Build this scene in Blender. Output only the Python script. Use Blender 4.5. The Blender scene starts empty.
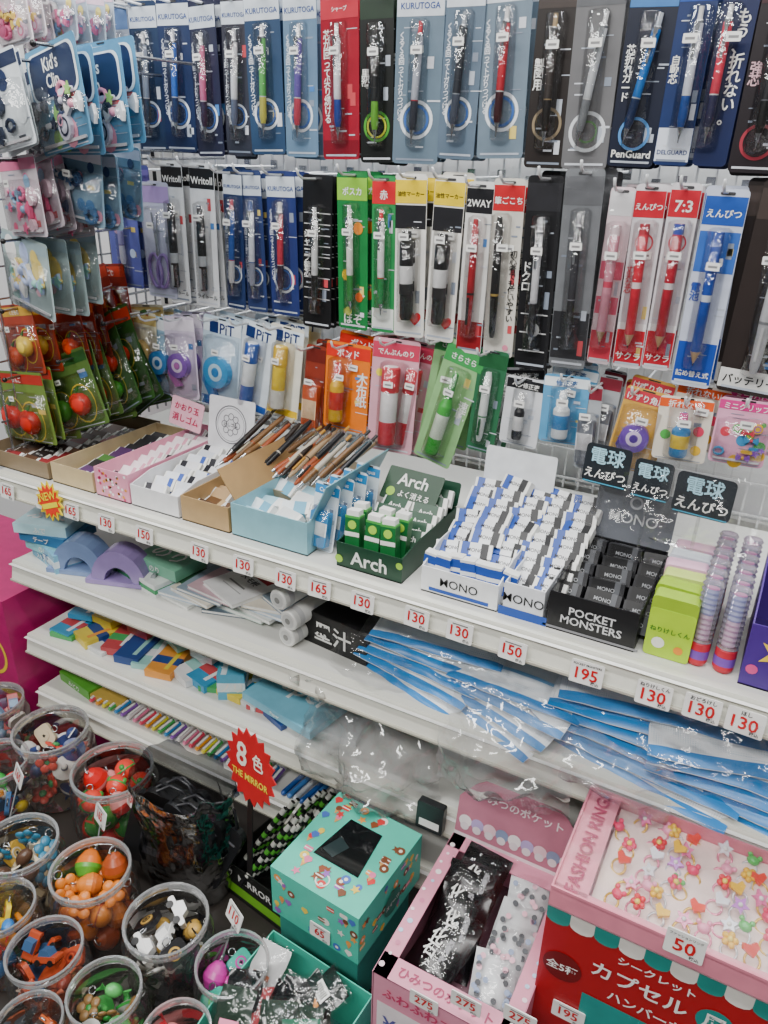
import bpy, math, random
from mathutils import Vector, Matrix, noise
random.seed(7)
COL=bpy.context.scene.collection
rnd=random.uniform
# ---------------------------------------------------------------- camera
yaw,pitch,roll=math.radians(28),math.radians(25),math.radians(1.5)
C0=Vector((0,0,1.5))
F=Vector((-math.sin(yaw)*math.cos(pitch),math.cos(yaw)*math.cos(pitch),-math.sin(pitch)))
R0=Vector((math.cos(yaw),math.sin(yaw),0)); U0=R0.cross(F)
R=R0*math.cos(roll)+U0*math.sin(roll); U=U0*math.cos(roll)-R0*math.sin(roll)
cam=bpy.data.cameras.new('camera'); cam.sensor_fit='VERTICAL'; cam.sensor_height=36; cam.lens=27; cam.clip_start=.02
co=bpy.data.objects.new('camera',cam); COL.objects.link(co)
m=Matrix.Identity(4)
for i in range(3):
    m[i][0]=R[i]; m[i][1]=U[i]; m[i][2]=-F[i]; m[i][3]=C0[i]
co.matrix_world=m
bpy.context.scene.camera=co
# measurement helpers: where does a sight line meet a real plane of the shop fixture
def ray(px,py): return F+R*((px-384)/768)-U*((py-512)/768)
def hy(px,py,Y):
    d=ray(px,py); return C0+d*(Y/d.y)
def hz(px,py,Z):
    d=ray(px,py); return C0+d*((Z-1.5)/d.z)
def xat(px,Y,Z):
    k=(px-384)/768; z=Z-1.5
    return (k*(F.y*Y+F.z*z)-(R.y*Y+R.z*z))/(R.x-k*F.x)
# ---------------------------------------------------------------- materials
def lin(h):
    h=h.lstrip('#'); o=[]
    for i in (0,2,4):
        c=int(h[i:i+2],16)/255
        o.append(c/12.92 if c<=.04045 else ((c+.055)/1.055)**2.4)
    return o
MT={}
def mat(col,rough=.38,metal=0.,var=.1,scale=40):
    k=(col,rough,metal,var,scale)
    if k in MT: return MT[k]
    m=bpy.data.materials.new('surface_'+col.strip('#')); m.use_nodes=True
    nt=m.node_tree; p=nt.nodes['Principled BSDF']; c=lin(col)
    p.inputs['Roughness'].default_value=rough; p.inputs['Metallic'].default_value=metal
    n=nt.nodes.new('ShaderNodeTexNoise'); n.inputs['Scale'].default_value=scale
    tc=nt.nodes.new('ShaderNodeTexCoord'); nt.links.new(tc.outputs['Object'],n.inputs['Vector'])
    r=nt.nodes.new('ShaderNodeValToRGB')
    r.color_ramp.elements[0].position=.3; r.color_ramp.elements[1].position=.7
    r.color_ramp.elements[0].color=(*[x*(1-var) for x in c],1)
    r.color_ramp.elements[1].color=(*[min(1,x*(1+var*.4)) for x in c],1)
    nt.links.new(n.outputs['Fac'],r.inputs['Fac']); nt.links.new(r.outputs['Color'],p.inputs['Base Color'])
    MT[k]=m; return m
def clear(tint='#ffffff',amt=.12,rough=.12,bump=.0,scale=60,haze=0.):
    k=('clr',tint,amt,rough,bump,scale,haze)
    if k in MT: return MT[k]
    m=bpy.data.materials.new('clear_plastic'); m.use_nodes=True
    nt=m.node_tree; nt.nodes.clear(); N=nt.nodes.new; L=nt.links.new
    out=N('ShaderNodeOutputMaterial'); t=N('ShaderNodeBsdfTransparent'); g=N('ShaderNodeBsdfGlossy'); mx=N('ShaderNodeMixShader')
    t.inputs['Color'].default_value=(*lin(tint),1); g.inputs['Roughness'].default_value=rough
    lw=N('ShaderNodeLayerWeight'); lw.inputs['Blend'].default_value=.35
    mr=N('ShaderNodeMapRange'); mr.inputs['To Min'].default_value=amt*.5; mr.inputs['To Max'].default_value=min(.8,amt*4)
    L(lw.outputs['Fresnel'],mr.inputs['Value']); L(mr.outputs['Result'],mx.inputs['Fac'])
    L(t.outputs[0],mx.inputs[1]); L(g.outputs[0],mx.inputs[2])
    last=mx
    if haze>0:
        df=N('ShaderNodeBsdfDiffuse'); df.inputs['Color'].default_value=(.8,.82,.84,1)
        m2=N('ShaderNodeMixShader'); m2.inputs['Fac'].default_value=haze
        L(mx.outputs[0],m2.inputs[1]); L(df.outputs[0],m2.inputs[2]); last=m2
    if bump>0:
        tc=N('ShaderNodeTexCoord'); n=N('ShaderNodeTexNoise'); n.inputs['Scale'].default_value=scale
        bp=N('ShaderNodeBump'); bp.inputs['Strength'].default_value=bump; bp.inputs['Distance'].default_value=.01
        L(tc.outputs['Object'],n.inputs['Vector']); L(n.outputs['Fac'],bp.inputs['Height'])
        L(bp.outputs[0],g.inputs['Normal']); L(bp.outputs[0],lw.inputs['Normal'])
    L(last.outputs[0],out.inputs['Surface'])
    MT[k]=m; return m
def meshcloth():
    m=bpy.data.materials.new('white_mesh_cloth'); m.use_nodes=True; nt=m.node_tree; p=nt.nodes['Principled BSDF']; N=nt.nodes.new; L=nt.links.new
    tc=N('ShaderNodeTexCoord'); v=N('ShaderNodeTexVoronoi'); v.inputs['Scale'].default_value=380; v.inputs['Randomness'].default_value=0
    r=N('ShaderNodeValToRGB'); r.color_ramp.elements[0].color=(.55,.66,.74,1); r.color_ramp.elements[1].color=(.92,.95,.97,1); r.color_ramp.elements[0].position=.15; r.color_ramp.elements[1].position=.4
    L(tc.outputs['Object'],v.inputs['Vector']); L(v.outputs['Distance'],r.inputs['Fac']); L(r.outputs['Color'],p.inputs['Base Color']); p.inputs['Roughness'].default_value=.35
    return m
CLOTH=meshcloth()
CLR=clear(bump=.35,scale=90,amt=.15,rough=.08); FILM=clear(amt=.11,rough=.08,bump=1.0,scale=35,haze=.01); THIN=clear(amt=.07,rough=.08,bump=.7,scale=45)
BAGW=clear(amt=.2,rough=.1,bump=1.0,scale=22,haze=.08)
W='#f2f2ee'; K='#141416'; STEEL=mat('#b9bcc0',.25,.9)
# ---------------------------------------------------------------- mesh builder
TC={}
def tgeo(s):
    if s in TC: return TC[s]
    cu=bpy.data.curves.new('t','FONT'); cu.body=s; cu.resolution_u=2 if s!='MONO' else 4; cu.offset=.018 if s!='MONO' else .006; cu.space_line=.88
    cu.align_x='CENTER'
    ob=bpy.data.objects.new('t',cu); me=bpy.data.meshes.new_from_object(ob)
    v=[(a.co.x,a.co.y) for a in me.vertices]; f=[tuple(p.vertices) for p in me.polygons]
    bpy.data.objects.remove(ob); bpy.data.curves.remove(cu); bpy.data.meshes.remove(me)
    if not v: v=[(0,0),(1,0),(1,1)]; f=[]
    x0=min(a[0] for a in v);x1=max(a[0] for a in v);y0=min(a[1] for a in v);y1=max(a[1] for a in v)
    TC[s]=([(a[0]-(x0+x1)/2,a[1]-(y0+y1)/2) for a in v],f,max(x1-x0,.01),max(y1-y0,.01)); return TC[s]
def rrect(x0,z0,x1,z1,r=.003,n=3):
    o=[]
    for cx,cz,a in ((x1-r,z0+r,-90),(x1-r,z1-r,0),(x0+r,z1-r,90),(x0+r,z0+r,180)):
        for i in range(n+1):
            t=math.radians(a+90*i/n); o.append((cx+r*math.cos(t),cz+r*math.sin(t)))
    return o
def circ(cx,cz,r,n=20,a0=0): return [(cx+r*math.cos(a0+2*math.pi*i/n),cz+r*math.sin(a0+2*math.pi*i/n)) for i in range(n)]
def star(cx,cz,r1,r2,n): return [(cx+(r1 if i%2 else r2)*math.cos(math.pi*i/n),cz+(r1 if i%2 else r2)*math.sin(math.pi*i/n)) for i in range(2*n)]
class B:
    def __init__(s): s.v=[];s.f=[];s.m=[];s.s=[];s.mats=[];s.X=Matrix.Identity(4)
    def add(s,vs,fs,m,smooth=False):
        if isinstance(m,str): m=mat(m)
        if m not in s.mats: s.mats.append(m)
        i=s.mats.index(m); o=len(s.v)
        s.v+=[s.X@Vector(v) for v in vs]
        for f in fs: s.f.append([o+a for a in f]); s.m.append(i); s.s.append(smooth)
    def box(s,c,d,m):
        x,y,z=c;a,b,e=d[0]/2,d[1]/2,d[2]/2
        vs=[(x-a,y-b,z-e),(x+a,y-b,z-e),(x+a,y+b,z-e),(x-a,y+b,z-e),(x-a,y-b,z+e),(x+a,y-b,z+e),(x+a,y+b,z+e),(x-a,y+b,z+e)]
        s.add(vs,[(0,3,2,1),(4,5,6,7),(0,1,5,4),(1,2,6,5),(2,3,7,6),(3,0,4,7)],m)
    def prism(s,pts,y0,y1,m,smooth=False):
        n=len(pts); vs=[(p[0],y0,p[1]) for p in pts]+[(p[0],y1,p[1]) for p in pts]
        s.add(vs,[list(range(n)),list(range(2*n-1,n-1,-1))]+[(i,i+n,(i+1)%n+n,(i+1)%n) for i in range(n)],m)
    def flat(s,pts,y,m): s.add([(p[0],y,p[1]) for p in pts],[list(range(len(pts)))],m)
    def rect(s,x0,z0,x1,z1,m,y=-.0004): s.flat([(x0,z0),(x1,z0),(x1,z1),(x0,z1)],y,m)
    def ring(s,cx,cz,r1,r0,m,y=-.0005,n=28):
        vs=[(p[0],y,p[1]) for p in circ(cx,cz,r1,n)]+[(p[0],y,p[1]) for p in circ(cx,cz,r0,n)]
        s.add(vs,[(i,(i+1)%n,(i+1)%n+n,i+n) for i in range(n)],m)
    def lathe(s,prof,m,n=14,c=(0,0,0),cap=True):
        vs=[]
        for p in prof:
            for i in range(n):
                a=2*math.pi*i/n; vs.append((c[0]+p[0]*math.cos(a),c[1]+p[0]*math.sin(a),c[2]+p[1]))
        for j in range(len(prof)-1):
            mm=prof[j][2] if len(prof[j])>2 else m
            s.add(vs[j*n:(j+2)*n],[(i,(i+1)%n,(i+1)%n+n,i+n) for i in range(n)],mm,True)
        if cap:
            s.add(vs[:n],[list(range(n-1,-1,-1))],m); s.add(vs[-n:],[list(range(n))],m)
    def ball(s,c,r,m,n=12,sx=1,sy=1,sz=1):
        vs=[];fs=[];k=max(5,n//2)
        for j in range(k+1):
            t=math.pi*j/k
            for i in range(n):
                a=2*math.pi*i/n; vs.append((c[0]+sx*r*math.sin(t)*math.cos(a),c[1]+sy*r*math.sin(t)*math.sin(a),c[2]+sz*r*math.cos(t)))
        for j in range(k):
            for i in range(n): fs.append((j*n+i,(j+1)*n+i,(j+1)*n+(i+1)%n,j*n+(i+1)%n))
        s.add(vs,fs,m,True)
    def tube(s,pts,r,m,n=6):
        pts=[Vector(p) for p in pts]; vs=[]
        for i,p in enumerate(pts):
            d=(pts[min(i+1,len(pts)-1)]-pts[max(i-1,0)]).normalized()
            a=d.cross(Vector((0,0,1))); a=a.normalized() if a.length>.01 else Vector((1,0,0)); b=d.cross(a)
            for k in range(n):
                t=2*math.pi*k/n; vs.append(p+a*r*math.cos(t)+b*r*math.sin(t))
        fs=[]
        for j in range(len(pts)-1):
            for k in range(n): fs.append((j*n+k,j*n+(k+1)%n,(j+1)*n+(k+1)%n,(j+1)*n+k))
        fs.append(list(range(n))); fs.append(list(range((len(pts)-1)*n,len(pts)*n)))
        s.add(vs,fs,m,True)
    def half(s,cx,z0,z1,r,m,ry=None,n=8,y=0):
        ry=ry or r; vs=[]
        zz=[(z0,.0),(z0+.004,1),(z1-.004,1),(z1,.0)]
        for z,k in zz:
            for i in range(n+1):
                a=math.pi*i/n; kk=.6+.4*k
                vs.append((cx-r*math.cos(a)*kk,y-ry*math.sin(a)*kk*k,z))
        fs=[]
        for j in range(3):
            for i in range(n): fs.append((j*(n+1)+i,j*(n+1)+i+1,(j+1)*(n+1)+i+1,(j+1)*(n+1)+i))
        s.add(vs,fs,m,True)
    def text(s,t,cx,cz,w,h,m,y=-.001,rot=0,vert=False,fill=False):
        if vert: t='\n'.join(t)
        v,f,bw,bh=tgeo(t); k=min(w/bw,h/bh); kx=kz=k
        if fill: kx=w/bw; kz=h/bh
        c,q=math.cos(rot),math.sin(rot)
        s.add([(cx+a*kx*c-b*kz*q,y,cz+a*kx*q+b*kz*c) for a,b in v],f,m)
    def sheet(s,w,h,nx,ny,fn,m,smooth=True):
        vs=[]
        for j in range(ny+1):
            for i in range(nx+1): vs.append(fn((i/nx-.5)*w,(j/ny)*h,i/nx,j/ny))
        s.add(vs,[(j*(nx+1)+i,j*(nx+1)+i+1,(j+1)*(nx+1)+i+1,(j+1)*(nx+1)+i) for j in range(ny) for i in range(nx)],m,smooth)
    def mesh(s,name='part'):
        me=bpy.data.meshes.new(name); me.from_pydata([tuple(v) for v in s.v],[],s.f)
        for mm in s.mats: me.materials.append(mm)
        me.polygons.foreach_set('material_index',s.m); me.polygons.foreach_set('use_smooth',s.s); me.update(); return me
def TM(loc,rz=0,rx=0,ry=0):
    d=math.radians
    return Matrix.Translation(loc)@Matrix.Rotation(d(rz),4,'Z')@Matrix.Rotation(d(ry),4,'Y')@Matrix.Rotation(d(rx),4,'X')
def put(name,geo,M,label,cat,group=None,kind=None):
    """geo: mesh, or list of (part_name, mesh[, label])"""
    if isinstance(geo,B): geo=geo.mesh(name)
    if isinstance(geo,list):
        o=bpy.data.objects.new(name,None); o.empty_display_size=.01; COL.objects.link(o); o.matrix_world=M
        for g in geo:
            me=g[1].mesh(g[0]) if isinstance(g[1],B) else g[1]
            c=bpy.data.objects.new(g[0],me); COL.objects.link(c); c.parent=o
            if len(g)>2: c['label']=g[2]
    else:
        o=bpy.data.objects.new(name,geo); COL.objects.link(o); o.matrix_world=M
    if kind: o['kind']=kind
    if kind!='structure':
        if len(label.replace('-',' ').split())>12: label=label.split(',')[0]
        if len(label.split())<4: label+=' lying on the shelf'
        o['label']=label; o['category']=cat
    if group: o['group']=group
    return o
def bake(parts): return [(p[0],p[1].mesh(p[0]))+tuple(p[2:]) for p in parts]
# ---------------------------------------------------------------- room
def slab(name,c,d,m):
    b=B(); b.box(c,d,m); put(name,b,Matrix.Identity(4),'','',kind='structure')
slab('wall_back',(-.4,1.27,1.3),(4.6,.06,2.6),mat('#f0f2f3',.7,var=.05,scale=5))
slab('wall_left',(-2.7,-.35,1.3),(.06,3.3,2.6),mat('#8d8f92',.8,scale=5))
slab('wall_right',(1.9,-.35,1.3),(.06,3.3,2.6),mat('#8d8f92',.8,scale=5))
slab('floor',(-.4,-.35,-.03),(4.6,3.3,.06),mat('#6b6762',.5,scale=8))
slab('ceiling',(-.4,-.35,2.63),(4.6,3.3,.06),mat('#c8c8c6',.8,scale=4))
# ---------------------------------------------------------------- gondola
XL,XR=-1.14,.36
SH=mat('#d8d8d2',.4,.0,.06,12)
b=B(); x=XL+.02
wm=mat('#dfe1e2',.35,.2)
while x<XR:
    b.box((x,1.19,1.45),(.0028,.0028,.98),wm); x+=.025
z=.97
while z<1.94:
    b.box(((XL+XR)/2,1.1865,z),(XR-XL-.02,.0028,.0028),wm); z+=.05
put('wire_grid_panel',b,Matrix.Identity(4),'white welded wire grid panel behind the hanging pens','wire grid panel')
for xx in (XL,XR):
    b=B(); b.box((xx,1.21,1.0),(.03,.05,2.0),SH)
    for i in range(40): b.box((xx,1.1845,.1+i*.045),(.008,.002,.02),K)
    put('shelf_upright',b,Matrix.Identity(4),'off-white slotted steel upright holding the shelves','shelf upright')
b=B(); b.box(((XL+XR)/2,1.215,.7),(XR-XL-.03,.012,.6),SH)
put('shelf_back_panel',b,Matrix.Identity(4),'off-white steel back panel behind lower shelves','shelf panel')
for z in (1.0,.83,.675,.55):
    b=B(); b.box(((XL+XR)/2,.972,z-.008),(XR-XL,.43,.016),SH)
    r=B(); L=XR-XL
    r.add([(XL,.757,z),(XR,.757,z),(XL,.744,z+.001),(XR,.744,z+.001),(XL,.736,z-.034),(XR,.736,z-.034),(XL,.757,z-.034),(XR,.757,z-.034)],
          [(0,1,3,2),(2,3,5,4),(4,5,7,6),(6,7,1,0),(0,2,4,6),(1,7,5,3)],mat('#e2e2d6',.3,0,.04,10))
    r.add([(XL,.741,z-.003),(XR,.741,z-.003),(XL,.735,z-.003),(XR,.735,z-.003)],[(0,1,3,2)],W)
    r.box(((XL+XR)/2,.7345,z-.033),(L,.004,.003),'#b9b7a9')
    s_=B()
    for xx in (XL+.01,XR-.01): s_.box((xx,.98,z-.03),(.003,.4,.028),SH)
    put('shelf',[('shelf_board',b),('price_rail',r,'cream price rail along the shelf edge'),('shelf_bracket',s_)],Matrix.Identity(4),'off-white steel shop shelf with cream price rail','shelf')
# side wire rack
b=B()
for i in range(16): b.box((XL-.02,.80+i*.025,1.45),(.003,.003,.9),STEEL)
for i in range(18): b.box((XL-.022,.99,1.02+i*.05),(.003,.4,.003),STEEL)
put('side_wire_rack',b,Matrix.Identity(4),'chrome wire side rack at the end of the shelving','wire rack')
# ---------------------------------------------------------------- price tags
TAGM={}
def tag(num,M,w=.037,h=.027,top=None,lab=None,stem=0):
    k=(num,w,top,stem)
    if k not in TAGM:
        b=B(); b.prism(rrect(-w/2,-h/2,w/2,h/2,.002),0,.0012,W)
        b.text(num,0,-.001 if top else .001,w*.86,h*.52,'#c8141c',-.0008)
        if top: b.text(top,0,h*.36,w*.85,h*.18,K,-.0008)
        else:
            b.rect(-w*.3,h*.33,w*.3,h*.39,'#777777')
        b.text('税込',w*.28,-h*.36,w*.25,h*.16,'#333333',-.0008)
        if stem: b.box((0,.002,-stem/2),(.003,.001,stem),clear(amt=.3,haze=.3))
        TAGM[k]=b.mesh('price_tag')
    put('price_tag',TAGM[k],M,lab or 'small white price tag with red number %s'%num,'price tag','price tags')
for px,n,t in [(8,'165',None),(44,'165',None),(72,'165',None),(107,'130',None),(145,'150',None),(200,'130',None),(244,'130',None),(286,'130',None),(320,'165',None),(363,'130',None),(417,'130',None),(460,'130',None),(513,'150',None),(587,'195','POCKET MONSTERS'),(654,'130','ねりけしくん'),(702,'130','おどろけし'),(745,'130','ほし')]:
    x=xat(px,.733,.978); tag(n,TM((x,.731,.979+rnd(-.002,.002)),rz=rnd(-3,3),rx=-8),w=.037 if px>540 else .034,h=.028 if px>540 else .026,top=t)
# ---------------------------------------------------------------- hanging packages
def pen(b,cx,cy,z0,L,r,c1,c2,c3,kind='mech',clip=True):
    c=(cx,cy,z0)
    if kind=='mech':
        b.lathe([(.0006,0,STEEL),(.0011,.006,STEEL),(.0035,.016,mat(c2)),(r*1.05,.024,mat(c2)),(r*1.0,L*.36,mat(c3)),(r*1.02,L*.37,mat(c1)),(r,L*.88,STEEL),(r*.9,L*.9,mat(c3)),(r*.6,L*.91,mat(c3)),(r*.55,L,mat(c3))],mat(c1),12,c)
        if clip: b.box((cx,cy-r-.0015,z0+L*.76),(.003,.002,L*.26),STEEL); b.box((cx,cy-r,z0+L*.87),(.005,.005,.006),STEEL)
    elif kind=='marker':
        b.lathe([(r*.8,0),(r,.004),(r,L*.3),(r*1.12,L*.3,mat(c2)),(r*1.12,L*.42,mat(c3)),(r*1.12,L*.62,mat(c1)),(r*1.12,L*.88,mat(c1)),(r*.8,L*.9),(r*.75,L)],mat(c1),14,c)
        b.box((cx,cy-r*1.2,z0+L*.15),(.004,.002,L*.25),c2)
    elif kind=='brush':
        b.lathe([(r*.5,0),(r*.8,.008),(r,L*.35),(r*1.05,L*.36,mat(c2)),(r*1.05,L*.38,mat(c1)),(r*.95,L*.9),(r*.6,L)],mat(c1),12,c)
        b.box((cx,cy-r*1.2,z0+L*.22),(.003,.002,L*.24),c3)
    elif kind=='pencil':
        b.lathe([(.0004,0,mat(K)),(.001,.004,mat('#d9b382')),(r,.018,mat(c1)),(r,L*.5,mat(c2)),(r,L*.55,mat(c1)),(r,L*.92,mat(c3)),(r,L,mat(c3))],mat(c1),6,c)
def S(**k): return k
def pack(st,w,h):
    g=st.get; bg=g('bg','#8899aa'); cm=mat(bg,.35)
    b=B(); b.prism(rrect(-w/2,0,w/2,h,min(.005,w*.15)),0,.0007,cm)
    for (a,e,c) in g('bands',[]): b.rect(-w/2+.0008,h*a,w/2-.0008,h*e,c,-.0003)
    hd=g('hd')
    if hd: b.rect(-w/2+.0005,h*.83,w/2-.0005,h*.965,hd,-.0004)
    if g('ht'): b.text(g('ht'),0,h*.885,w*.88,h*g('hh',.075),g('hc',W),-.0008)
    b.prism(rrect(-.008 if w>.03 else -w*.25,h*.972,.008 if w>.03 else w*.25,h*.986,.0015),-.0009,-.0003,mat('#3a3a3c'))
    px=g('px',0)*w
    # small print on the card
    if g('print',True):
        pc=['#d8dce4','#b8c0cc','#8a94a4','#e8d070','#c84a50','#4a80c0']
        for q in range(9):
            zz=rnd(.08,.8)*h; xx=rnd(-.42,.3)*w; b.rect(xx,zz,xx+rnd(.08,.3)*w,zz+h*rnd(.004,.012),random.choice(pc[:3]),-.00055)
        for q in range(2):
            zz=rnd(.05,.7)*h; xx=rnd(.18,.3)*w; b.rect(xx,zz,xx+.14*w,zz+h*rnd(.03,.09),random.choice(pc),-.0005)
        b.rect(-w*.42,h*.02,w*.42,h*.032,random.choice(pc[:3]),-.0005)
    if g('em'):
        for q,(c,rr) in enumerate(g('em')): b.ring(0,h*g('ez',.24),w*rr,w*rr*.82,c,-.0006-.0001*q)
    if g('vt'): b.text(g('vt'),g('vx',-.33)*w,h*g('vz',.5),w*g('vw',.25),h*g('vh',.5),g('vc',W),-.0011,vert=True)
    if g('bt'): b.text(g('bt'),0,h*g('bz',.07),w*.85,h*.07,g('bc',W),-.0008)
    for z,x0,x1,c in g('lines',[]): b.rect(x0*w,h*z,x1*w,h*(z+.006),c,-.0006)
    for sx,sz,sr,c in g('dots',[]): b.flat(circ(sx*w,sz*h,sr*w,12),-.0009,mat(c))
    if g('heart'):
        b.text('♥',.2*w,.12*h,w*.4,h*.1,'#d01828',-.0009)
    parts=[('backing_card',b)]
    it=g('item','pen'); o=B(); bl=B(); c1,c2,c3=g('pen',('#cccccc','#888888','#dddddd'))
    r=g('r',.0048); z0=h*g('pz',.12); L=h*g('pl',.68); cy=-r-.002
    if it in('pen','marker','brush','pencil'):
        kd={'pen':'mech'}.get(it,it)
        if g('slant'): o.X=Matrix.Translation((px,0,z0+L/2))@Matrix.Rotation(math.radians(g('slant')),4,'Y')@Matrix.Translation((-px,0,-z0-L/2))
        pen(o,px,cy,z0,L,r,c1,c2,c3,kd)
        parts.append((it if it!='marker' else 'marker_pen',o))
        bl.half(px,z0-.006,min(h*.82,z0+L+.006),min(r+.008,w*.48),CLR,ry=2*r+.006)
    elif it=='bottle':
        o.lathe([(r*.9,0),(r,.003),(r,L*.2,mat(c2)),(r,L*.5,mat(c1)),(r,L*.6,mat(c1)),(r*.55,L*.7,mat(c3)),(r*.5,L*.72,mat(c3)),(r*.45,L*.98,mat(c3)),(r*.3,L)],mat(c1),16,(px,cy,z0))
        parts.append(('glue_bottle',o)); bl.half(px,z0-.006,z0+L+.006,min(r+.008,w*.48),CLR,ry=2*r+.006)
    elif it=='stick':
        o.lathe([(r*.95,0,mat(c2)),(r,.003,mat(c2)),(r,L*.3,mat(c1)),(r*.98,L*.31,mat(c1)),(r*.98,L*.68,mat(c3)),(r*1.05,L*.69,mat(c3)),(r*1.05,L*.98,mat(c3)),(r*.8,L)],mat(c1),16,(px,cy,z0))
        parts.append(('glue_stick',o)); bl.half(px,z0-.006,z0+L+.006,min(r+.008,w*.48),CLR,ry=2*r+.006)
    elif it=='tape':
        R_=w*.33; cz=h*.42
        o.prism(circ(px,cz,R_,22),-.014,-.002,c1); o.prism([(px-R_,cz),(px-R_*.3,cz-R_*.9),(px+R_*.1,cz-R_*1.65),(px-R_*.4,cz-R_*1.75),(px-R_*1.1,cz-R_*.7)],-.012,-.003,c2)
        o.ring(px,cz,R_*.55,R_*.3,mat(c3),-.0143); o.prism(circ(px,cz,R_*.25,12),-.0155,-.0142,c2)
        parts.append(('correction_tape',o)); bl.half(px,h*.04,h*.8,w*.46,CLR,ry=.02)
    elif it=='charms':
        for sx,sz,c in g('charms',[(0,.3,'#d02020')]):
            cx,cz=sx*w,sz*h; q=w*.15
            o.ball((cx,-.007,cz),q,mat(c,.25),12,1,.6,.85); o.ball((cx-q*.35,-.0075,cz+q*.2),q*.75,mat(c,.25),10,1,.6,.9)
            o.tube([(cx,-.008,cz+q*.7),(cx+q*.2,-.009,cz+q*1.15)],.0012,mat('#4a3a20')); o.prism([(cx,cz+q),(cx+q*.7,cz+q*1.3),(cx+q*.4,cz+q*.9)],-.011,-.009,'#2f7a2c')
            b.ring(cx,cz,q*1.45,q*1.35,mat('#e8d040'),-.0007,16)
        parts.append(('novelty_eraser',o)); bl.half(0,h*.06,h*.72,w*.46,CLR,ry=.02)
    elif it=='clips':
        cs=g('charms')
        o.prism(rrect(-w*.42,h*.06,w*.42,h*.09,.0008),-.003,-.0008,mat('#e8e8ec'))
        for q in range(9):
            cx,cz=rnd(-.34,.34)*w,rnd(.1,.62)*h; c=mat(random.choice(cs),.3); k=q%4; u=w*rnd(.07,.12)
            if k==0:   # bow
                for sg in(-1,1): o.prism([(cx,cz),(cx+sg*u*1.3,cz+u*.8),(cx+sg*u*1.5,cz),(cx+sg*u*1.3,cz-u*.8)],-.007,-.002,c)
                o.ball((cx,-.006,cz),u*.4,mat(random.choice(cs),.3),8)
            elif k==1: o.tube([(cx+u*math.cos(a*.7854),-.004-.0,cz+u*.8*math.sin(a*.7854)) for a in range(9)],u*.28,c)
            elif k==2: o.prism(rrect(cx-u*1.5,cz-u*.3,cx+u*1.5,cz+u*.3,u*.29),-.006,-.002,c); o.prism(star(cx+u,cz,u*.4,u*.8,5),-.008,-.006,mat(random.choice(cs)))
            else: o.prism(circ(cx,cz,u,10),-.006,-.001,c); o.ring(cx,cz,u*.7,u*.5,mat(random.choice(cs)),-.0065,12)
        for q in range(8): b.flat(circ(rnd(-.4,.4)*w,rnd(.05,.8)*h,rnd(.04,.14)*w,12),-.0006-.00002*q,mat(random.choice(cs)))
        if g('big'):
            b.prism(rrect(-w*.46,h*.5,w*.46,h*.95,w*.1,4),-.0013,-.0007,'#e8f0f4'); b.prism(rrect(-w*.43,h*.52,w*.43,h*.93,w*.1,4),-.0016,-.0013,'#16284c'); b.text(g('big'),0,h*.725,w*.74,h*.33,W,-.0022)
        parts.append(('clip_assortment',o)); bl.half(0,h*.04,h*.5 if g('big') else h*.72,w*.47,CLR,ry=.018)
    elif it=='scissors':
        for sg in(-1,1):
            o.X=Matrix.Translation((0,0,h*.45))@Matrix.Rotation(sg*.12,4,'Y')
            o.prism([(-.003,-h*.1),(.003,-h*.1),(.001,h*.3),(-.001,h*.3)],-.004,-.002,STEEL)
            n=16; rr=w*.2; vs=[(p[0]*rr*1+sg*rr,-.003,-h*.2+p[1]*rr*2) for p in circ(0,0,1,n)]
            o.tube(vs+[vs[0]],.003,mat(c1))
        o.X=Matrix.Identity(4); parts.append(('scissors',o)); bl.half(0,h*.1,h*.8,w*.45,CLR,ry=.015)
    elif it=='block':
        o.prism(rrect(-w*.36,h*.08,w*.36,h*.6,.003),-.012,-.001,c1); o.rect(-w*.36,h*.25,w*.36,h*.45,c2,-.0123)
        parts.append(('block',o)); bl.half(0,h*.04,h*.68,w*.46,CLR,ry=.017)
    if g('st',True):
        k2=B(); k2.X=Matrix.Translation((w*.05,-(2*r+.0085) if it not in('tape','charms','block','clips') else -.021,h*g('sz',.62))); 
        k2.prism(rrect(-.0075,0,.0075,.009,.001),-.0002,.0002,W); k2.rect(-.005,.003,.005,.0055,'#8a8a8a',-.0004)
        parts.append(('price_sticker',k2))
    if g('sleeve'):
        bl.prism([(-w/2-.003,-.004),(w/2+.003,-.004),(w/2+.003,h+.002),(-w/2-.003,h+.002)],-.0005-2*r-.002,-.0004-2*r-.002,THIN)
    parts.insert(len(parts),('clear_blister',bl))
    return bake(parts)
HK=B(); HK.tube([(0,0,0),(0,-.2,0),(0,-.228,.001),(0,-.238,.006),(0,-.242,.014)],.0018,mat('#e4e6e8',.3,.3)); HK.box((0,0,0),(.012,.004,.02),STEEL); HKM=HK.mesh('peg_hook')
def hook(x,z,Y=1.19,s=1):
    put('peg_hook',HKM,TM((x,Y,z)),'white steel peg hook clipped to the wire grid','peg hook','peg hooks')
def hang(st,l,r,Y,z0,h,n=3,step=.019,label='',cat='pen',group='hanging pens',ry=0,hk=True):
    x0,x1=xat(l,Y,z0),xat(r,Y,z0); w=max(.018,(x1-x0)*st.get('wf',1.02)); xc=(x0+x1)/2
    ps=pack(st,w,h)
    nm=st.get('name','pen_package')
    for i in range(n):
        jj=.35 if i==0 else 1
        put(nm,ps,TM((xc+rnd(-.005,.005)*jj,Y+i*step,z0+rnd(-.004,.004)*jj),rz=rnd(-6,6),ry=ry+rnd(-1.6,1.6)),label,cat,group)
    if hk: hook(xc,z0+h*.979)
    return xc,w
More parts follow.
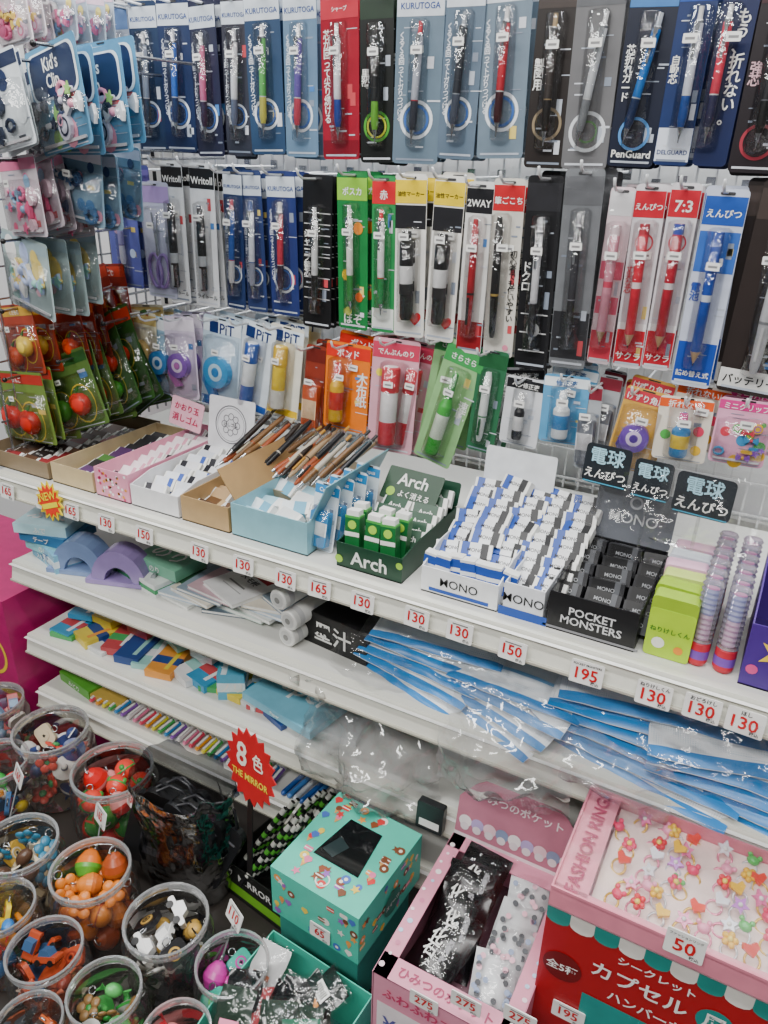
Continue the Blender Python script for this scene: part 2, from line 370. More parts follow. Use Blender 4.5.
def KU(bg,p,**k):
    return dict(bg=bg,hd='#d4dce4',ht='KURUTOGA',hc='#15408a',hh=.035,pen=p,em=[('#e8eef5',.36),('#3a66b0',.27)],ez=.26,vt='くるくる回ってトガりつづける',vx=-.36,vw=.16,vh=.5,vc='#eef2f8',slant=3,**k)
R1=[
(84,98,S(bg='#8e86b8',hd='#5a3f8c',pen=('#4c64c8','#d0d8f0','#e04a80')),'lilac card with a blue mechanical pencil in blister'),
(99,121,S(bg='#35304a',hd='#6c5078',pen=('#e08aa8','#f0c0d0','#e8e8e8'),vt='シャープ',vh=.3),'dark purple card with a pink pencil in blister'),
(122,141,S(bg='#aab2c0',hd='#5d7aa8',pen=('#e89ab0','#d8d8e0','#e8e8e8')),'pale grey card with a pink pencil in blister'),
(143,167,KU('#233654',('#9aa4b8','#303850','#e0e0e0')),'navy card with a silver mechanical pencil'),
(168,196,KU('#1b2b50',('#2d68c8','#1a2c60','#e0e0e8')),'blue card with a blue mechanical pencil'),
(198,226,KU('#24263e',('#d86a94','#402040','#e0e0e0')),'dark navy card with a pink mechanical pencil'),
(228,252,KU('#34343e',('#e8e8ec','#707890','#d0d0d8')),'slate card with a white mechanical pencil'),
(254,285,KU('#2c4462',('#62b85a','#e0d860','#f0f0f0')),'blue card with a green mechanical pencil'),
(287,320,KU('#66829c',('#6a58a8','#d84a60','#f0f0f0')),'light blue card with a violet mechanical pencil'),
(322,359,S(bg='#98142a',hd='#c03040',ht='シャープ',hh=.03,pen=('#e8ecf0','#2a4aa8','#e8e8e8'),vt='芯が回って尖り続ける',vh=.55,vw=.2,bands=[(.02,.12,'#7a0c1e')]),'red card with a white and blue mechanical pencil'),
(362,392,S(bg='#101412',hd='#1c3020',pen=('#1a1c1c','#7ac840','#2a2a2a'),em=[('#4a9a30',.4),('#dfe040',.3)],ez=.22,vt='黒鉛',vh=.2),'black card with a black and lime pencil'),
(394,436,KU('#647888',('#b8bcc8','#383c48','#c03040')),'grey-blue card with silver pencil and ring emblem'),
(437,474,KU('#5e7082',('#2c3038','#505868','#a0a8b0')),'grey-blue card with black pencil and ring emblem'),
(476,521,KU('#6f8190',('#c42434','#481820','#e0e0e0')),'grey-blue card with red pencil and ring emblem'),
(523,560,S(bg='#241e1c',hd='#3a302c',pen=('#38302c','#1a1614','#a08860'),em=[('#8a7a60',.38)],vt='製図用',vh=.25),'dark brown card with a black drafting pencil'),
(562,606,S(bg='#6c6c6e',hd='#5a5c60',pen=('#c8ccd0','#888c90','#e0e0e0'),em=[('#d8dce0',.4),('#5a8a50',.22)],ez=.2,slant=8),'grey card with a silver pencil and round emblem'),
(608,652,S(bg='#131a2e',hd='#3a78b8',ht='キレイに書ける',hh=.04,pen=('#1a70c0','#0c2a58','#c0c8d0'),vt='芯折れガード',vh=.45,vw=.2,em=[('#5090d0',.34)],ez=.18,slant=9,bt='PenGuard'),'navy card with a blue mechanical pencil'),
(654,689,S(bg='#162c5c',hd='#1a4aa0',pen=('#d8dce8','#2050a0','#e0e0e0'),vt='自動芯',vh=.3,bands=[(.02,.2,'#dfe6f2')],bt='DELGUARD',bc='#16306e',px=.15),'blue card with a white mechanical pencil'),
(691,724,S(bg='#14204a',hd='#14204a',vt='もう、折れない。',vh=.78,vw=.42,vx=.2,vz=.5,px=-.22,pen=('#d83850','#2a2a50','#e8e8e8'),print=False),'navy card with large white vertical lettering'),
(727,775,S(bg='#1e171c',hd='#3a1820',pen=('#26262a','#101012','#707078'),em=[('#a03040',.36)],ez=.16,vt='強芯',vh=.2,vc='#d8b0b8'),'near-black card with a black mechanical pencil'),
]
for l,r,st,lb in R1:
    hang(st,l,r,1.0,1.493+rnd(-.004,.004),.2 if l<600 else .19,n=3,label=lb+', on a peg hook',cat='mechanical pencil',group='pencils hanging in the upper row')
def WR(**k): return dict(bg='#e6e8ea',hd=K,ht='Writoll',hh=.05,hc=W,item='marker',r=.006,pen=(K,'#c8ccd0',K),pl=.6,**k)
R2=[
(114,145,S(bg='#5f66b0',hd='#8a7cc8',pen=('#b0a8e0','#e8e8f8','#6a50a0'),dots=[(-.2,.5,.12,'#e6b8d8'),(.25,.3,.1,'#c8d8f4')]),'blue-purple card with a lilac pencil',1.28,.19),
(149,178,S(bg='#c9cce2',item='scissors',pen=('#a486cc','#b89ad8','#c8b0e8'),hd='#b89cd8',name='scissors_package'),'pale card with lavender-handled scissors',1.27,.18),
(172,192,WR(bt='ライトール',bc=K),'white and black card with a black marker',1.265,.215),
(197,220,WR(bt='ライトール',bc=K),'white and black card with a black marker',1.265,.215),
(228,247,KU('#22345e',('#2a58a8','#e0e0e0','#c84a60')),'navy card with a blue mechanical pencil',1.268,.205),
(249,269,KU('#2b3a68',('#e0e4ee','#a0a4b8','#3a5aa0')),'navy card with a white mechanical pencil',1.268,.205),
(271,300,KU('#27356c',('#c83448','#3a2038','#e0e0e0')),'navy card with a red mechanical pencil',1.268,.205),
(304,331,S(bg='#151517',pen=('#e4e4e4','#1a1a1a','#e0e0e0'),vt='シャープ替芯',vh=.6,lines=[(.2+.07*i,-.45,.45,'#c8c8c8') for i in range(9)]),'black and white striped card stack',1.255,.215),
(339,369,S(bg='#1f7a3e',hd='#8cc43c',ht='ポスカ',hh=.05,pen=('#eef0e6','#3a9a48','#f0f0e8'),dots=[(.2,.66,.16,'#e88a1c'),(-.2,.36,.15,'#f0c828'),(.22,.22,.13,'#e06020'),(-.15,.12,.12,'#d8e060')],bt='ほそ',),'green card with orange fruit print and white pen',1.262,.215),
(371,393,S(bg='#2a8a4c',hd='#d0202c',ht='赤',hh=.06,pen=('#f0f0ee','#2a9a50','#e02030'),bands=[(.02,.16,'#e8ece6')]),'red-headed green card with a white pen',1.262,.21),
(394,423,S(bg='#e9e7e0',hd='#f0d020',ht='油性マーカー',hc=K,hh=.03,item='marker',r=.0085,pen=('#111113','#2c2c2e','#e8e8e8'),pl=.55,bands=[(.68,.82,'#202024')],heart=1),'white card with yellow header and thick black marker',1.262,.215),
(425,453,S(bg='#e9e7e0',hd='#f0d020',ht='油性マーカー',hc=K,hh=.03,item='marker',r=.0085,pen=('#111113','#2c2c2e','#e8e8e8'),pl=.55,bands=[(.68,.82,'#202024')],heart=1),'white card with yellow header and thick black marker',1.262,.215),
(455,480,S(bg='#dcdcd8',hd='#1a1a1e',ht='2WAY',hc=W,hh=.05,pen=('#a81824','#181818','#202020'),bands=[(.02,.2,'#901820')],item='brush'),'white card with a red and black brush pen',1.25,.22),
(484,512,S(bg='#d6d2c8',hd='#c02028',ht='筆ごこち',hh=.05,item='brush',r=.0055,pen=('#161616','#b89a50','#282828'),vt='初心者でも使いやすい',vc=K,vh=.66,vz=.42,vx=.3,px=-.18,dots=[(.25,.06,.1,'#e088a0')]),'cream card with red header and black brush pen',1.25,.225),
(514,546,S(bg='#17171a',hd='#26262a',pen=('#dcdce0','#222226','#b0b0b8'),vt='ドクロ',vh=.3,lines=[(.1+.1*i,-.4,.4,'#d8d8d8') for i in range(3)],dots=[(0,.22,.2,'#d8d8d8'),(0,.22,.1,'#17171a')]),'black card with white print and silver pen',1.242,.24),
(549,584,S(bg='#7b7e82',hd='#67696d',pen=('#3a3a40','#202024','#a0a0a8'),sleeve=1,bands=[(.05,.3,'#2a2a2e')]),'grey card in clear sleeve with a dark pen',1.25,.24),
(587,609,S(bg='#ecd6dc',pen=('#f0a0b4','#e84868','#f8e0e6'),bands=[(.85,.98,'#e8e8ea'),(.02,.2,'#d83048'),(.3,.4,'#e05878'),(.5,.6,'#e05878')],item='pencil',r=.006,sleeve=1),'pink and white patterned pencil pack',1.262,.21),
(611,639,S(bg='#d8d4d8',hd='#c01c30',ht='えんぴつ',hh=.04,pen=('#d42038','#f0e0e0','#a81028'),bands=[(.02,.22,'#c41c30'),(.22,.26,'#f0f0f0')],bt='サクラ',em=[('#c01c30',.3)],ez=.7,item='pencil',r=.006,vt='丈夫な芯',vh=.3,vc='#c01c30'),'red and white card with red pencil and round seal',1.262,.215),
(641,668,S(bg='#d8d4d8',hd='#c01c30',ht='7:3',hh=.06,pen=('#b81830','#e8e0e0','#2040a0'),bands=[(.02,.22,'#c41c30'),(.22,.26,'#f0f0f0')],bt='サクラ',em=[('#c01c30',.3)],ez=.7,item='pencil',r=.006),'red and white card with red pencil',1.262,.215),
(671,709,S(bg='#c9d0e2',hd='#2050a8',ht='えんぴつ',hh=.04,pen=('#1c48a8','#e0e6f0','#1c48a8'),bands=[(.02,.24,'#1c48a8'),(.6,.8,'#3464b8')],bt='詰め替え式',item='pencil',r=.006,vt='電池',vh=.2,vc='#1c48a8'),'blue and white card with a thick blue pencil',1.25,.225),
(714,775,S(bg='#2c2422',hd='#403632',pen=('#cfd0d4','#8c8e92','#e4e4e8'),px=.05,bt='バッテリー',bands=[(.02,.12,'#e0e0dc')],bc=K,r=.007,item='brush',vt='ステンレス',vx=.32,vh=.5,vw=.12),'dark brown card with a silver stylus',1.25,.235),
]
for l,r,st,lb,z0,h in R2:
    hang(st,l,r,.995,z0,h,n=3,label=lb+', on a peg hook',cat='pen',group='pens hanging in the middle row')
def ext(l,t,r,b,Y):
    c=(l+r)/2; p=hy(c,b,Y); q=hy(c,t,Y); x0=hy(l,(t+b)/2,Y).x; x1=hy(r,(t+b)/2,Y).x
    return (x0+x1)/2,p.z,x1-x0,q.z-p.z
def PT(**k): return dict(hd='#e4eef4',ht='■PiT',hc='#16306a',hh=.12,sleeve=0,print=False,**k)
R3=[
((124,312,156,382),S(bg='#d8d2b8',hd='#c8b070',item='tape',pen=('#d8b878','#b89860','#f0e8d0')),'cream card with a beige correction tape roller',0),
((145,318,172,392),S(bg='#9fc4dc',hd='#e8eef2',item='tape',pen=('#3a88c8','#2c6aa8','#d8e8f4')),'pale blue pack with a blue correction tape',3),
((167,318,196,398),S(bg='#d8cce0',hd='#e8e0ec',item='tape',pen=('#8a5ab8','#c070b8','#f0e0f8')),'pale pack with a purple correction tape',-3),
((197,318,236,408),PT(bg='#c4d8e6',item='tape',pen=('#3aa0d8','#2a80c0','#c8e8f8'),bands=[(.02,.12,'#2a70b8')]),'pale pack with a translucent blue glue tape',6),
((230,322,264,410),PT(bg='#d8e2ea',item='stick',r=.011,pen=('#f0f4f6','#2458b0','#2458b0'),bands=[(.02,.1,'#2458b0')]),'pale pack with a white and blue glue stick',9),
((262,326,297,416),PT(bg='#e4e2d4',item='stick',r=.011,pen=('#f0d030','#f0f0e8','#e8c020'),bands=[(.02,.1,'#e8c020')]),'pale pack with a yellow and white glue stick',6),
((300,346,320,440),S(bg='#8a3424',hd='#6c2018',item='block',pen=('#c85a30','#e8c8a0','#a84028')),'narrow rust-red pack of sticks',2),
((322,344,367,430),S(bg='#e87818',hd='#d82818',ht='ボンド',hh=.09,item='bottle',r=.011,pen=('#f0c020','#d83020','#d83020'),vt='木布紙',vx=.35,vw=.25,vh=.55,px=-.12),'orange pack with a yellow wood-glue bottle',0),
((368,340,413,452),S(bg='#dba4b2',hd='#c83a58',ht='でんぷんのり',hh=.05,item='stick',r=.013,pen=('#f4f0f0','#d83848','#d83848'),pz=.1,dots=[(-.32,.7,.08,'#f0e040')]),'pink pack with a white and red glue tube',0),
((414,338,454,462),S(bg='#8ab87c',hd='#3a9a50',ht='さらさら',hh=.05,item='bottle',r=.010,pen=('#48b848','#e8f4e0','#2a8a3a'),pz=.1,vt='速乾',vh=.25,vx=.34),'green pack with a green glue pen bottle',12),
((468,350,498,452),S(bg='#2e6a48',hd='#1e5a34',item='brush',r=.006,pen=('#e6ece8','#2a8a4a','#1e6a3c')),'dark green pack with a white correction pen',4),
((500,378,541,446),S(bg='#d8dade',hd='#1a1a1e',ht='ペン修正液',hh=.08,item='bottle',r=.007,pen=('#1c1c20','#e8e8e8','#d8d8d8')),'white card with a black correction pen',0),
((541,376,588,444),S(bg='#5aa0cc',hd='#e8f0f4',ht='修正液',hc='#1a5a98',hh=.1,item='bottle',r=.011,pen=('#f0f4f6','#3a8ac8','#e8f0f4')),'blue pack with a white correction fluid bottle',0),
((578,386,602,470),S(bg='#a8acb0',hd='#8a2a3a',item='block',pen=('#787c84','#d0d0d4','#787c84')),'grey pack of lead refills',-3),
((608,388,654,470),S(bg='#d8a84c',hd='#c83848',ht='けずり角度',hh=.09,item='tape',pen=('#7a50b8','#5a3898','#e8d8f8')),'yellow pack with a purple pencil sharpener',6),
((655,398,712,462),S(bg='#e8e0d0',hd='#e85a20',ht='折れない!',hh=.12,item='bottle',r=.011,pen=('#3a8ac8','#f0d040','#d84890'),dots=[(-.3,.4,.1,'#50b050'),(.3,.5,.1,'#e04060'),(.3,.2,.1,'#f0c030')]),'multicolour pack with a pencil sharpener',0),
((712,400,772,466),S(bg='#e6a8c4',hd='#d8388a',ht='ミニクリップ',hh=.1,item='clips',charms=['#e03a50','#3a9ad0','#f0c030','#50b850','#9050c0']),'pink pack of small colourful clips',0),
]
for (e,st,lb,ry) in R3:
    Y=.985; xc,zb,w,h=ext(*e,Y); ps=pack(dict(st,name='x'),w*.97,h)
    for i in range(3):
        put('stationery_package',ps,TM((xc+rnd(-.010,.010)*(i>0),Y+i*.026,zb+rnd(-.006,.012)*(i>0)),rz=rnd(-7,7),ry=ry+rnd(-8,8)*(i>0)+rnd(-2,2),rx=-4),lb+', behind the eraser boxes','glue and correction tape','packs hanging in the lower row')
    hook(xc,zb+h*.975)
# left rack bags
LR=[
((-8,-20,34,46),.80,S(bg='#e8e0e4',item='clips',hd='#e87aa8',charms=['#e870a0','#f0d0e0','#f8d860','#ffffff','#d04070']),'white and pink card of hair clips',-6),
((34,-14,80,40),.86,S(bg='#b8c4d0',item='clips',hd='#e8c8d8',charms=['#e870a0','#f0d0e0','#80b0d8','#ffffff','#f0e080']),'white card of pastel hair clips',4),
((22,40,102,150),.75,S(bg='#5a94b8',big="Kid's\nClip",item='clips',charms=['#f0a0b8','#2a3a60','#f0f0f0','#d8d8e8','#1c2440','#9ad070'],st=False),'blue card of hair clips with white lettering on navy',-8),
((-24,52,36,150),.72,S(bg='#dce4e8',hd='#2a3450',item='clips',charms=['#20304c','#e8f0f4','#2a3a60','#20304c','#ffffff','#101828']),'white and navy card of hair clips',-10),
((48,146,104,222),.80,S(bg='#809eb2',hd='#e8e0e8',item='clips',charms=['#e8a0b8','#5080b0','#f0f0f0','#304870','#e8608c']),'pale blue card of pink and blue clips',6),
((-6,156,54,236),.76,S(bg='#d0c4cc',hd='#e0709a',item='clips',charms=['#e86a98','#f0d0dc','#88b8d8','#f06090']),'pale pink card of pink hair bands',-4),
((-10,236,66,310),.78,S(bg='#a8bcbc',hd='#a0b8c0',item='clips',charms=['#a0d8d0','#f0b8c8','#b8c8f0','#f4f4f4','#e8d070']),'mint green card of pastel hair ties',4),
((56,272,104,348),.92,S(bg='#8c2a1c',hd='#c84028',ht='けしごむ',hh=.08,item='charms',charms=[(-.15,.3,'#e82818'),(.2,.3,'#f0c020'),(.05,.52,'#c83020')],name='x'),'dark red card with fruit-shaped erasers',-14),
((40,305,96,366),.88,S(bg='#a0341c',hd='#d86830',ht='けしごむ',hh=.08,item='charms',charms=[(-.2,.3,'#f0b020'),(.2,.3,'#e84a20')]),'orange-red card with fruit-shaped erasers',-12),
((96,318,150,410),.92,S(bg='#38602c',hd='#c83820',item='charms',charms=[(0,.25,'#48a838'),(.1,.52,'#d03020')]),'dark green card with a green eraser',-28),
((-4,306,52,372),.84,S(bg='#b04024',hd='#d8a838',ht='くだもの',hh=.08,item='charms',charms=[(-.15,.25,'#e85a28'),(.2,.4,'#f0d050')]),'red card with yellow eraser',-10),
((46,356,112,428),.86,S(bg='#5c7c3c',hd='#2a5a28',ht='やさい',hh=.08,item='charms',charms=[(-.2,.3,'#58b040'),(.18,.32,'#d8382c')]),'green card with apple-shaped erasers',-20),
((-6,374,60,440),.82,S(bg='#6c8838',hd='#b82c1c',ht='りんご',hh=.08,item='charms',charms=[(-.2,.35,'#d82c20'),(.15,.3,'#c82818')]),'green card with red round erasers',-8),
]
for e,Y,st,lb,ry in LR:
    xc,zb,w,h=ext(*e,Y); ps=pack(dict(st,pen=('#cccccc','#cccccc','#cccccc')),w*.95,h)
    for i in range(4):
        put('novelty_package',ps,TM((xc+rnd(-.012,.012)*(i>0),Y+i*.024,zb+rnd(-.01,.01)*(i>0)),rz=(rnd(-8,8)-10) if not st.get('big') else -14+2*i,ry=ry+rnd(-9,9)*(i>0)),lb+', on a long hook','hair clip' if zb>1.33 else 'novelty eraser','packs hanging on the side rack')
    hb=B(); hb.tube([(xc+.0,Y-.03,zb+h-.006),(xc,Y+.1,zb+h-.004),(xc,1.19,zb+h+.0)],.0022,STEEL); hb.ball((xc,Y-.03,zb+h-.006),.004,mat(K))
    put('long_peg_hook',hb,Matrix.Identity(4),'long chrome hook with black tip carrying small bags','peg hook','long hooks')
# ---------------------------------------------------------------- main shelf display boxes
Z=1.0
def tray_mesh(w,d,h,mo,mi,fh=None,t=.0015,deco=None):
    fh=fh or h; b=B()
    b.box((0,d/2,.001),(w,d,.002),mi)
    b.box((0,t/2,fh/2),(w,t,fh),mo); b.box((0,d-t/2,h/2),(w,t,h),mo)
    for s in(-1,1):
        x=s*(w/2-t/2)
        pts=[(0+t,0),(d-t,0),(d-t,h),(d*.25,h),(t,fh)]
        vs=[(x-t/2,p[0],p[1]) for p in pts]+[(x+t/2,p[0],p[1]) for p in pts]; n=5
        b.add(vs,[list(range(n)),list(range(2*n-1,n-1,-1))]+[(i,(i+1)%n,(i+1)%n+n,i+n) for i in range(n)],mo)
    if deco: deco(b)
    return b
def tray(l,r,d,h,mo,mi,label,Yf=.766,fh=None,deco=None,lid=None,extra=None,name='eraser_display_box'):
    x0,x1=xat(l,Yf,Z),xat(r,Yf,Z); w=x1-x0-.002; xc=(x0+x1)/2
    parts=[('tray',tray_mesh(w,d,h,mo,mi,fh,deco=deco))]
    if lid:
        lh,lm,fn,ang=lid; q=B(); q.X=Matrix.Translation((0,d,h))@Matrix.Rotation(math.radians(-ang),4,'X')
        q.prism(rrect(-w/2,0,w/2,lh,.004),0,.0012,lm)
        if fn: fn(q,w,lh)
        parts.append(('lid',q,'raised lid panel'))
    if extra: parts+=extra(w,d,h)
    put(name,parts,TM((xc,Yf,Z)),label,'display box'); return xc,w,Yf
def eraser(L,Wd,T,body,segs,txt=None,tc=W,vert=False):
    b=B(); b.box((0,0,Wd/2),(L,T,Wd),body)
    a=-.5*L*.8 if len(segs)>1 else -.42*L; tot=sum(s[1] for s in segs); x=a-.02*L; full=L*.8
    for c,f in segs:
        wd=full*f/tot; b.box((x+wd/2,0,Wd/2),(wd,T+.0008,Wd+.0008),c); x+=wd
    if txt: b.text(txt,a+full/2,Wd/2,full*.6,Wd*.55,tc,-T/2-.0008)
    if txt:
        sv=b.X; b.X=Matrix.Translation((0,0,Wd+.0006))@Matrix.Rotation(math.radians(-90),4,'X'); b.text(txt,a+full/2,0,full*.55,T*.5,tc,-.0006); b.X=sv
    return b.mesh('eraser')
def fill(protos,xc,w,y0,nx,ny,dx,dy,z0,dz,rx,label,group,name='eraser',rz=0,jit=.003,miss=0.,jr=7):
    for j in range(ny):
        for i in range(nx):
            if random.random()<miss: continue
            p=random.choice(protos) if len(protos)>1 else protos[0]
            put(name,p,TM((xc+(i-(nx-1)/2)*dx+rnd(-jit,jit)*.5,y0+j*dy+rnd(-jit,jit)*.5,z0+j*dz+rnd(0,jit)),rz=rz+rnd(-jr,jr),rx=rx+rnd(-jr,jr)),label,'eraser',group)
ZB=Z+.003
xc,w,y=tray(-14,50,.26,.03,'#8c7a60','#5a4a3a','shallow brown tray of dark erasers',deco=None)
e1=[eraser(.04,.018,.012,W,[('#2c2422',1)],'消しゴム'),eraser(.04,.018,.012,W,[('#5a4030',1)]),eraser(.04,.018,.012,W,[('#8c2c30',1)])]
fill(e1,xc,w,.785,3,10,.043,.022,ZB,.0,-75,'dark-sleeved small eraser in a tray','erasers in the brown tray')
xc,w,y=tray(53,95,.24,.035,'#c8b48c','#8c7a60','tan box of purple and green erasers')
e2=[eraser(.036,.018,.012,W,[('#5a3a68',1)]),eraser(.036,.018,.012,W,[('#4c7a3c',1)]),eraser(.036,.018,.012,W,[('#2a2a2e',1)])]
fill(e2,xc,w,.785,2,10,.037,.021,ZB,.001,-75,'purple and green sleeved eraser','erasers in the tan box')
def dpink(b):
    for i in range(40): b.flat(circ(rnd(-.03,.03),rnd(.004,.044),.0026,8),-.0004,mat(random.choice(['#c83a68','#f4f0f0','#e8a030'])))
xc,w,y=tray(97,131,.25,.048,'#e89ab4','#f0d8e0','pink patterned box of white erasers',deco=dpink)
e3=[eraser(.034,.02,.012,W,[('#f0e4e8',3),('#e0a0b4',1)]),eraser(.034,.02,.012,W,[('#3a3438',1),('#e8e0e0',2)])]
fill(e3,xc,w,.79,2,10,.035,.021,ZB+.008,.002,-55,'white eraser with pink-edged sleeve','erasers in the pink box')
b=B(); b.prism(rrect(-.035,0,.035,.05,.004),0,.001,'#f0b8c8'); b.text('かおり玉',0,.035,.055,.012,'#c02858'); b.text('消しゴム',0,.016,.06,.014,'#c02858')
p=hy(184,428,.95); put('pink_sign_card',b,TM((p.x,.95,p.z),rx=-12,ry=8),'small pink sign card with red lettering above the box','sign')
def lid4(q,w,h):
    q.ring(0,h*.48,h*.38,h*.36,mat('#6a6a70'),-.0006); q.ring(0,h*.48,h*.33,h*.32,mat('#8a8a90'),-.0006)
    for a in range(8):
        q.ring(h*.16*math.cos(a*.785),h*.48+h*.16*math.sin(a*.785),h*.07,h*.055,mat('#77777c'),-.0006,12)
    q.text('けしゴム',0,h*.48,w*.3,h*.12,'#404046',-.0008)
xc,w,y=tray(132,180,.18,.045,'#e8e8ea','#d8d8da','white display box with a drawn round emblem on its lid',fh=.035,lid=(.085,mat('#e6e6ea'),lid4,10))
e4=[eraser(.04,.02,.012,W,[('#202028',1),('#e8e8ec',2)]),eraser(.04,.02,.012,W,[('#e8ecf4',3),('#3a5ab0',1)]),eraser(.04,.02,.012,W,[('#d8dce4',1)])]
fill(e4,xc,w,.79,2,8,.045,.019,ZB+.006,.003,-50,'white eraser with black and blue sleeve','erasers in the white box',jr=12)
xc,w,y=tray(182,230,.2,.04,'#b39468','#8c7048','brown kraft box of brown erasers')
e5=[eraser(.042,.018,.011,W,[('#6a4a2c',3),('#c8a878',1)]),eraser(.042,.018,.011,W,[('#4a3424',1)]),eraser(.042,.018,.011,W,[('#b89870',1)])]
fill(e5,xc,w,.785,2,9,.046,.02,ZB+.004,.001,-62,'brown-sleeved eraser','erasers in the kraft box',jr=14)
def ex6(w,d,h):
    q=B(); q.X=Matrix.Translation((w/2,d*.5,h))@Matrix.Rotation(math.radians(25),4,'Y'); q.box((0,0,.03),(.0015,d*.9,.06),mat('#78aab8'))
    q2=B(); q2.X=Matrix.Translation((-w/2,d*.5,h))@Matrix.Rotation(math.radians(-35),4,'Y'); q2.box((0,0,.025),(.0015,d*.9,.05),mat('#a8885c'))
    return [('side_flap',q),('side_flap',q2)]
xc,w,y=tray(232,308,.19,.05,'#86b8c4','#c8dce0','open light teal box with folded flaps',extra=ex6)
e6=[eraser(.045,.02,.012,W,[('#a8d4e4',3),('#f0f4f4',1)]),eraser(.045,.02,.012,W,[('#e8f0f4',1),('#70b0cc',1)]),eraser(.045,.02,.012,W,[('#e0e4e4',1)])]
fill(e6,xc,w,.785,3,8,.047,.021,ZB+.012,.003,-60,'pale blue and white sleeved eraser','erasers in the teal box',miss=.1,jr=22)
st=S(bg='#e4eef4',hd='#2a8ac8',ht='Campus',hh=.08,item='block',pen=('#3a94d0','#f2f6f8','#3a94d0'),vt='消しゴム',vh=.5,vx=-.36,vw=.18,vc='#1a60a0',st=False,sz=.7)
ps=pack(st,.042,.095)
for i in range(4): put('eraser_package',ps,TM((xat(324,.80,Z)+i*.004,.79+i*.03,Z+.001),rz=-6,rx=-12),'upright blue and white eraser pack','eraser','blue eraser packs')
# Arch box
def d8(b): b.text('Arch',0,.018,.065,.02,'#e8ece6',-.0008); b.flat(circ(-.045,.012,.006,10),-.0006,mat('#9acb3a')); b.flat(circ(.045,.025,.005,10),-.0006,mat('#9acb3a'))
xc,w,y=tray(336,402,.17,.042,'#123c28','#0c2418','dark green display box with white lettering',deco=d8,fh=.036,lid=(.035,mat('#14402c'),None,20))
e8=[eraser(.045,.024,.012,W,[('#14482e',1)],'Arch','#f0f4ee')]
for j in range(6):
    for i in range(2):
        put('eraser',e8[0],TM((xc+(i-.5)*.05,.83+j*.017,ZB+.014+j*.006),rz=rnd(-9,9)+(8 if i else -5),rx=-38+rnd(-8,8)),'dark green sleeved eraser with white lettering','eraser','dark green erasers')
a8=B(); a8.box((0,0,.033),(.021,.016,.066),'#1c6a34'); a8.box((0,0,.070),(.0175,.0135,.010),W); a8.prism(circ(0,.056,.006,12),-.0088,-.008,mat('#a8d848')); a8.rect(-.0105,.040,.0105,.046,W,-.0084); a8.box((0,0,.0665),(.0212,.0162,.003),'#48a048')
am=a8.mesh('eraser')
for i in range(3):
    for j in range(2): put('eraser',am,TM((xc-.03+i*.027,.780+j*.024,ZB),rz=4,ry=rnd(-6,6),rx=-6),'upright eraser with green sleeve and white top','eraser','upright green erasers')
b=B(); b.prism(rrect(-.045,0,.045,.05,.003),0,.001,'#1a4028'); b.text('Arch',0,.033,.07,.018,W); b.flat(circ(-.03,.012,.007,12),-.0008,mat('#9acb3a')); b.text('よく消える',.008,.012,.06,.010,W)
p=hy(402,512,.88); put('eraser_sign_card',b,TM((p.x,.89,Z+.052),rx=-40,rz=-4),'dark green sign card with white lettering in the box','sign')
# striped eraser boxes
mono=eraser(.043,.019,.012,W,[('#1c4ca8',1.1),('#f2f4f6',1.6),('#16161a',1.0)],'MONO','#16161a')
monob=eraser(.043,.019,.012,W,[('#1c4ca8',1),('#f2f4f6',.5),('#1c4ca8',.5),('#f2f4f6',1)])
def dm(b): b.text('MONO',0,.02,.05,.014,K,-.0008); b.rect(-.04,.004,.04,.009,'#1c4ca8')
xc,w,y=tray(420,497,.19,.05,'#eef0f2','#d8dce0','white display box of striped erasers',fh=.036,deco=dm,lid=(.085,mat('#e9ecef'),None,6))
for i in range(3):
    for j in range(8):
        put('eraser',mono,TM((xc+(i-1)*.046*w/.14+rnd(-.003,.003),.80+j*.02,ZB+.012+j*.008+(.008 if i==1 else 0)+rnd(0,.006)),rz=rnd(-18,18),rx=-48+rnd(-14,14)),'white eraser with blue, white and black striped sleeve','eraser','striped erasers')
for i in range(7):
    put('eraser',monob,TM((xc-.056+i*.017,.786+rnd(0,.006),ZB+.024),ry=90+rnd(-10,10),rx=0),'small blue and white striped eraser standing upright','eraser','small striped erasers')
xc,w,y=tray(501,542,.2,.045,'#e6e9ee','#ccd0d6','narrow white box of stacked striped erasers',deco=lambda b:(b.rect(-.03,.0,.03,.012,'#1c4ca8'),b.text('MONO',0,.026,.05,.012,K,-.0008)))
for i in range(2):
    for j in range(11):
        put('eraser',mono,TM((xc+(i-.5)*.036,.787+j*.0165,ZB+.010+j*.006),rz=rnd(-14,14),rx=-42+rnd(-12,12)),'white eraser with blue, white and black striped sleeve','eraser','stacked striped erasers')
# black box
def d11(b): b.text('POCKET\nMONSTERS',.0,.024,.07,.026,'#d8d8da',-.0008); b.rect(-.055,.002,.055,.005,'#8a8a8e')
def l11(q,w,h): q.text('MONO',0,h*.45,w*.6,h*.3,'#e0e2e4'); q.ring(0,h*.75,h*.12,h*.08,mat('#c0c2c6'),-.0006)
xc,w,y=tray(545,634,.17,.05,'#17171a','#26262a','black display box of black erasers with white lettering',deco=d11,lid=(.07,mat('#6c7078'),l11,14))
e11=[eraser(.042,.02,.016,'#222226',[('#0f0f12',2),('#55575c',.5)],'MONO','#a8aaae')]
fill(e11,xc,w,.787,3,6,.045,.025,ZB+.008,.004,-25,'black-sleeved eraser with grey lettering','black erasers')
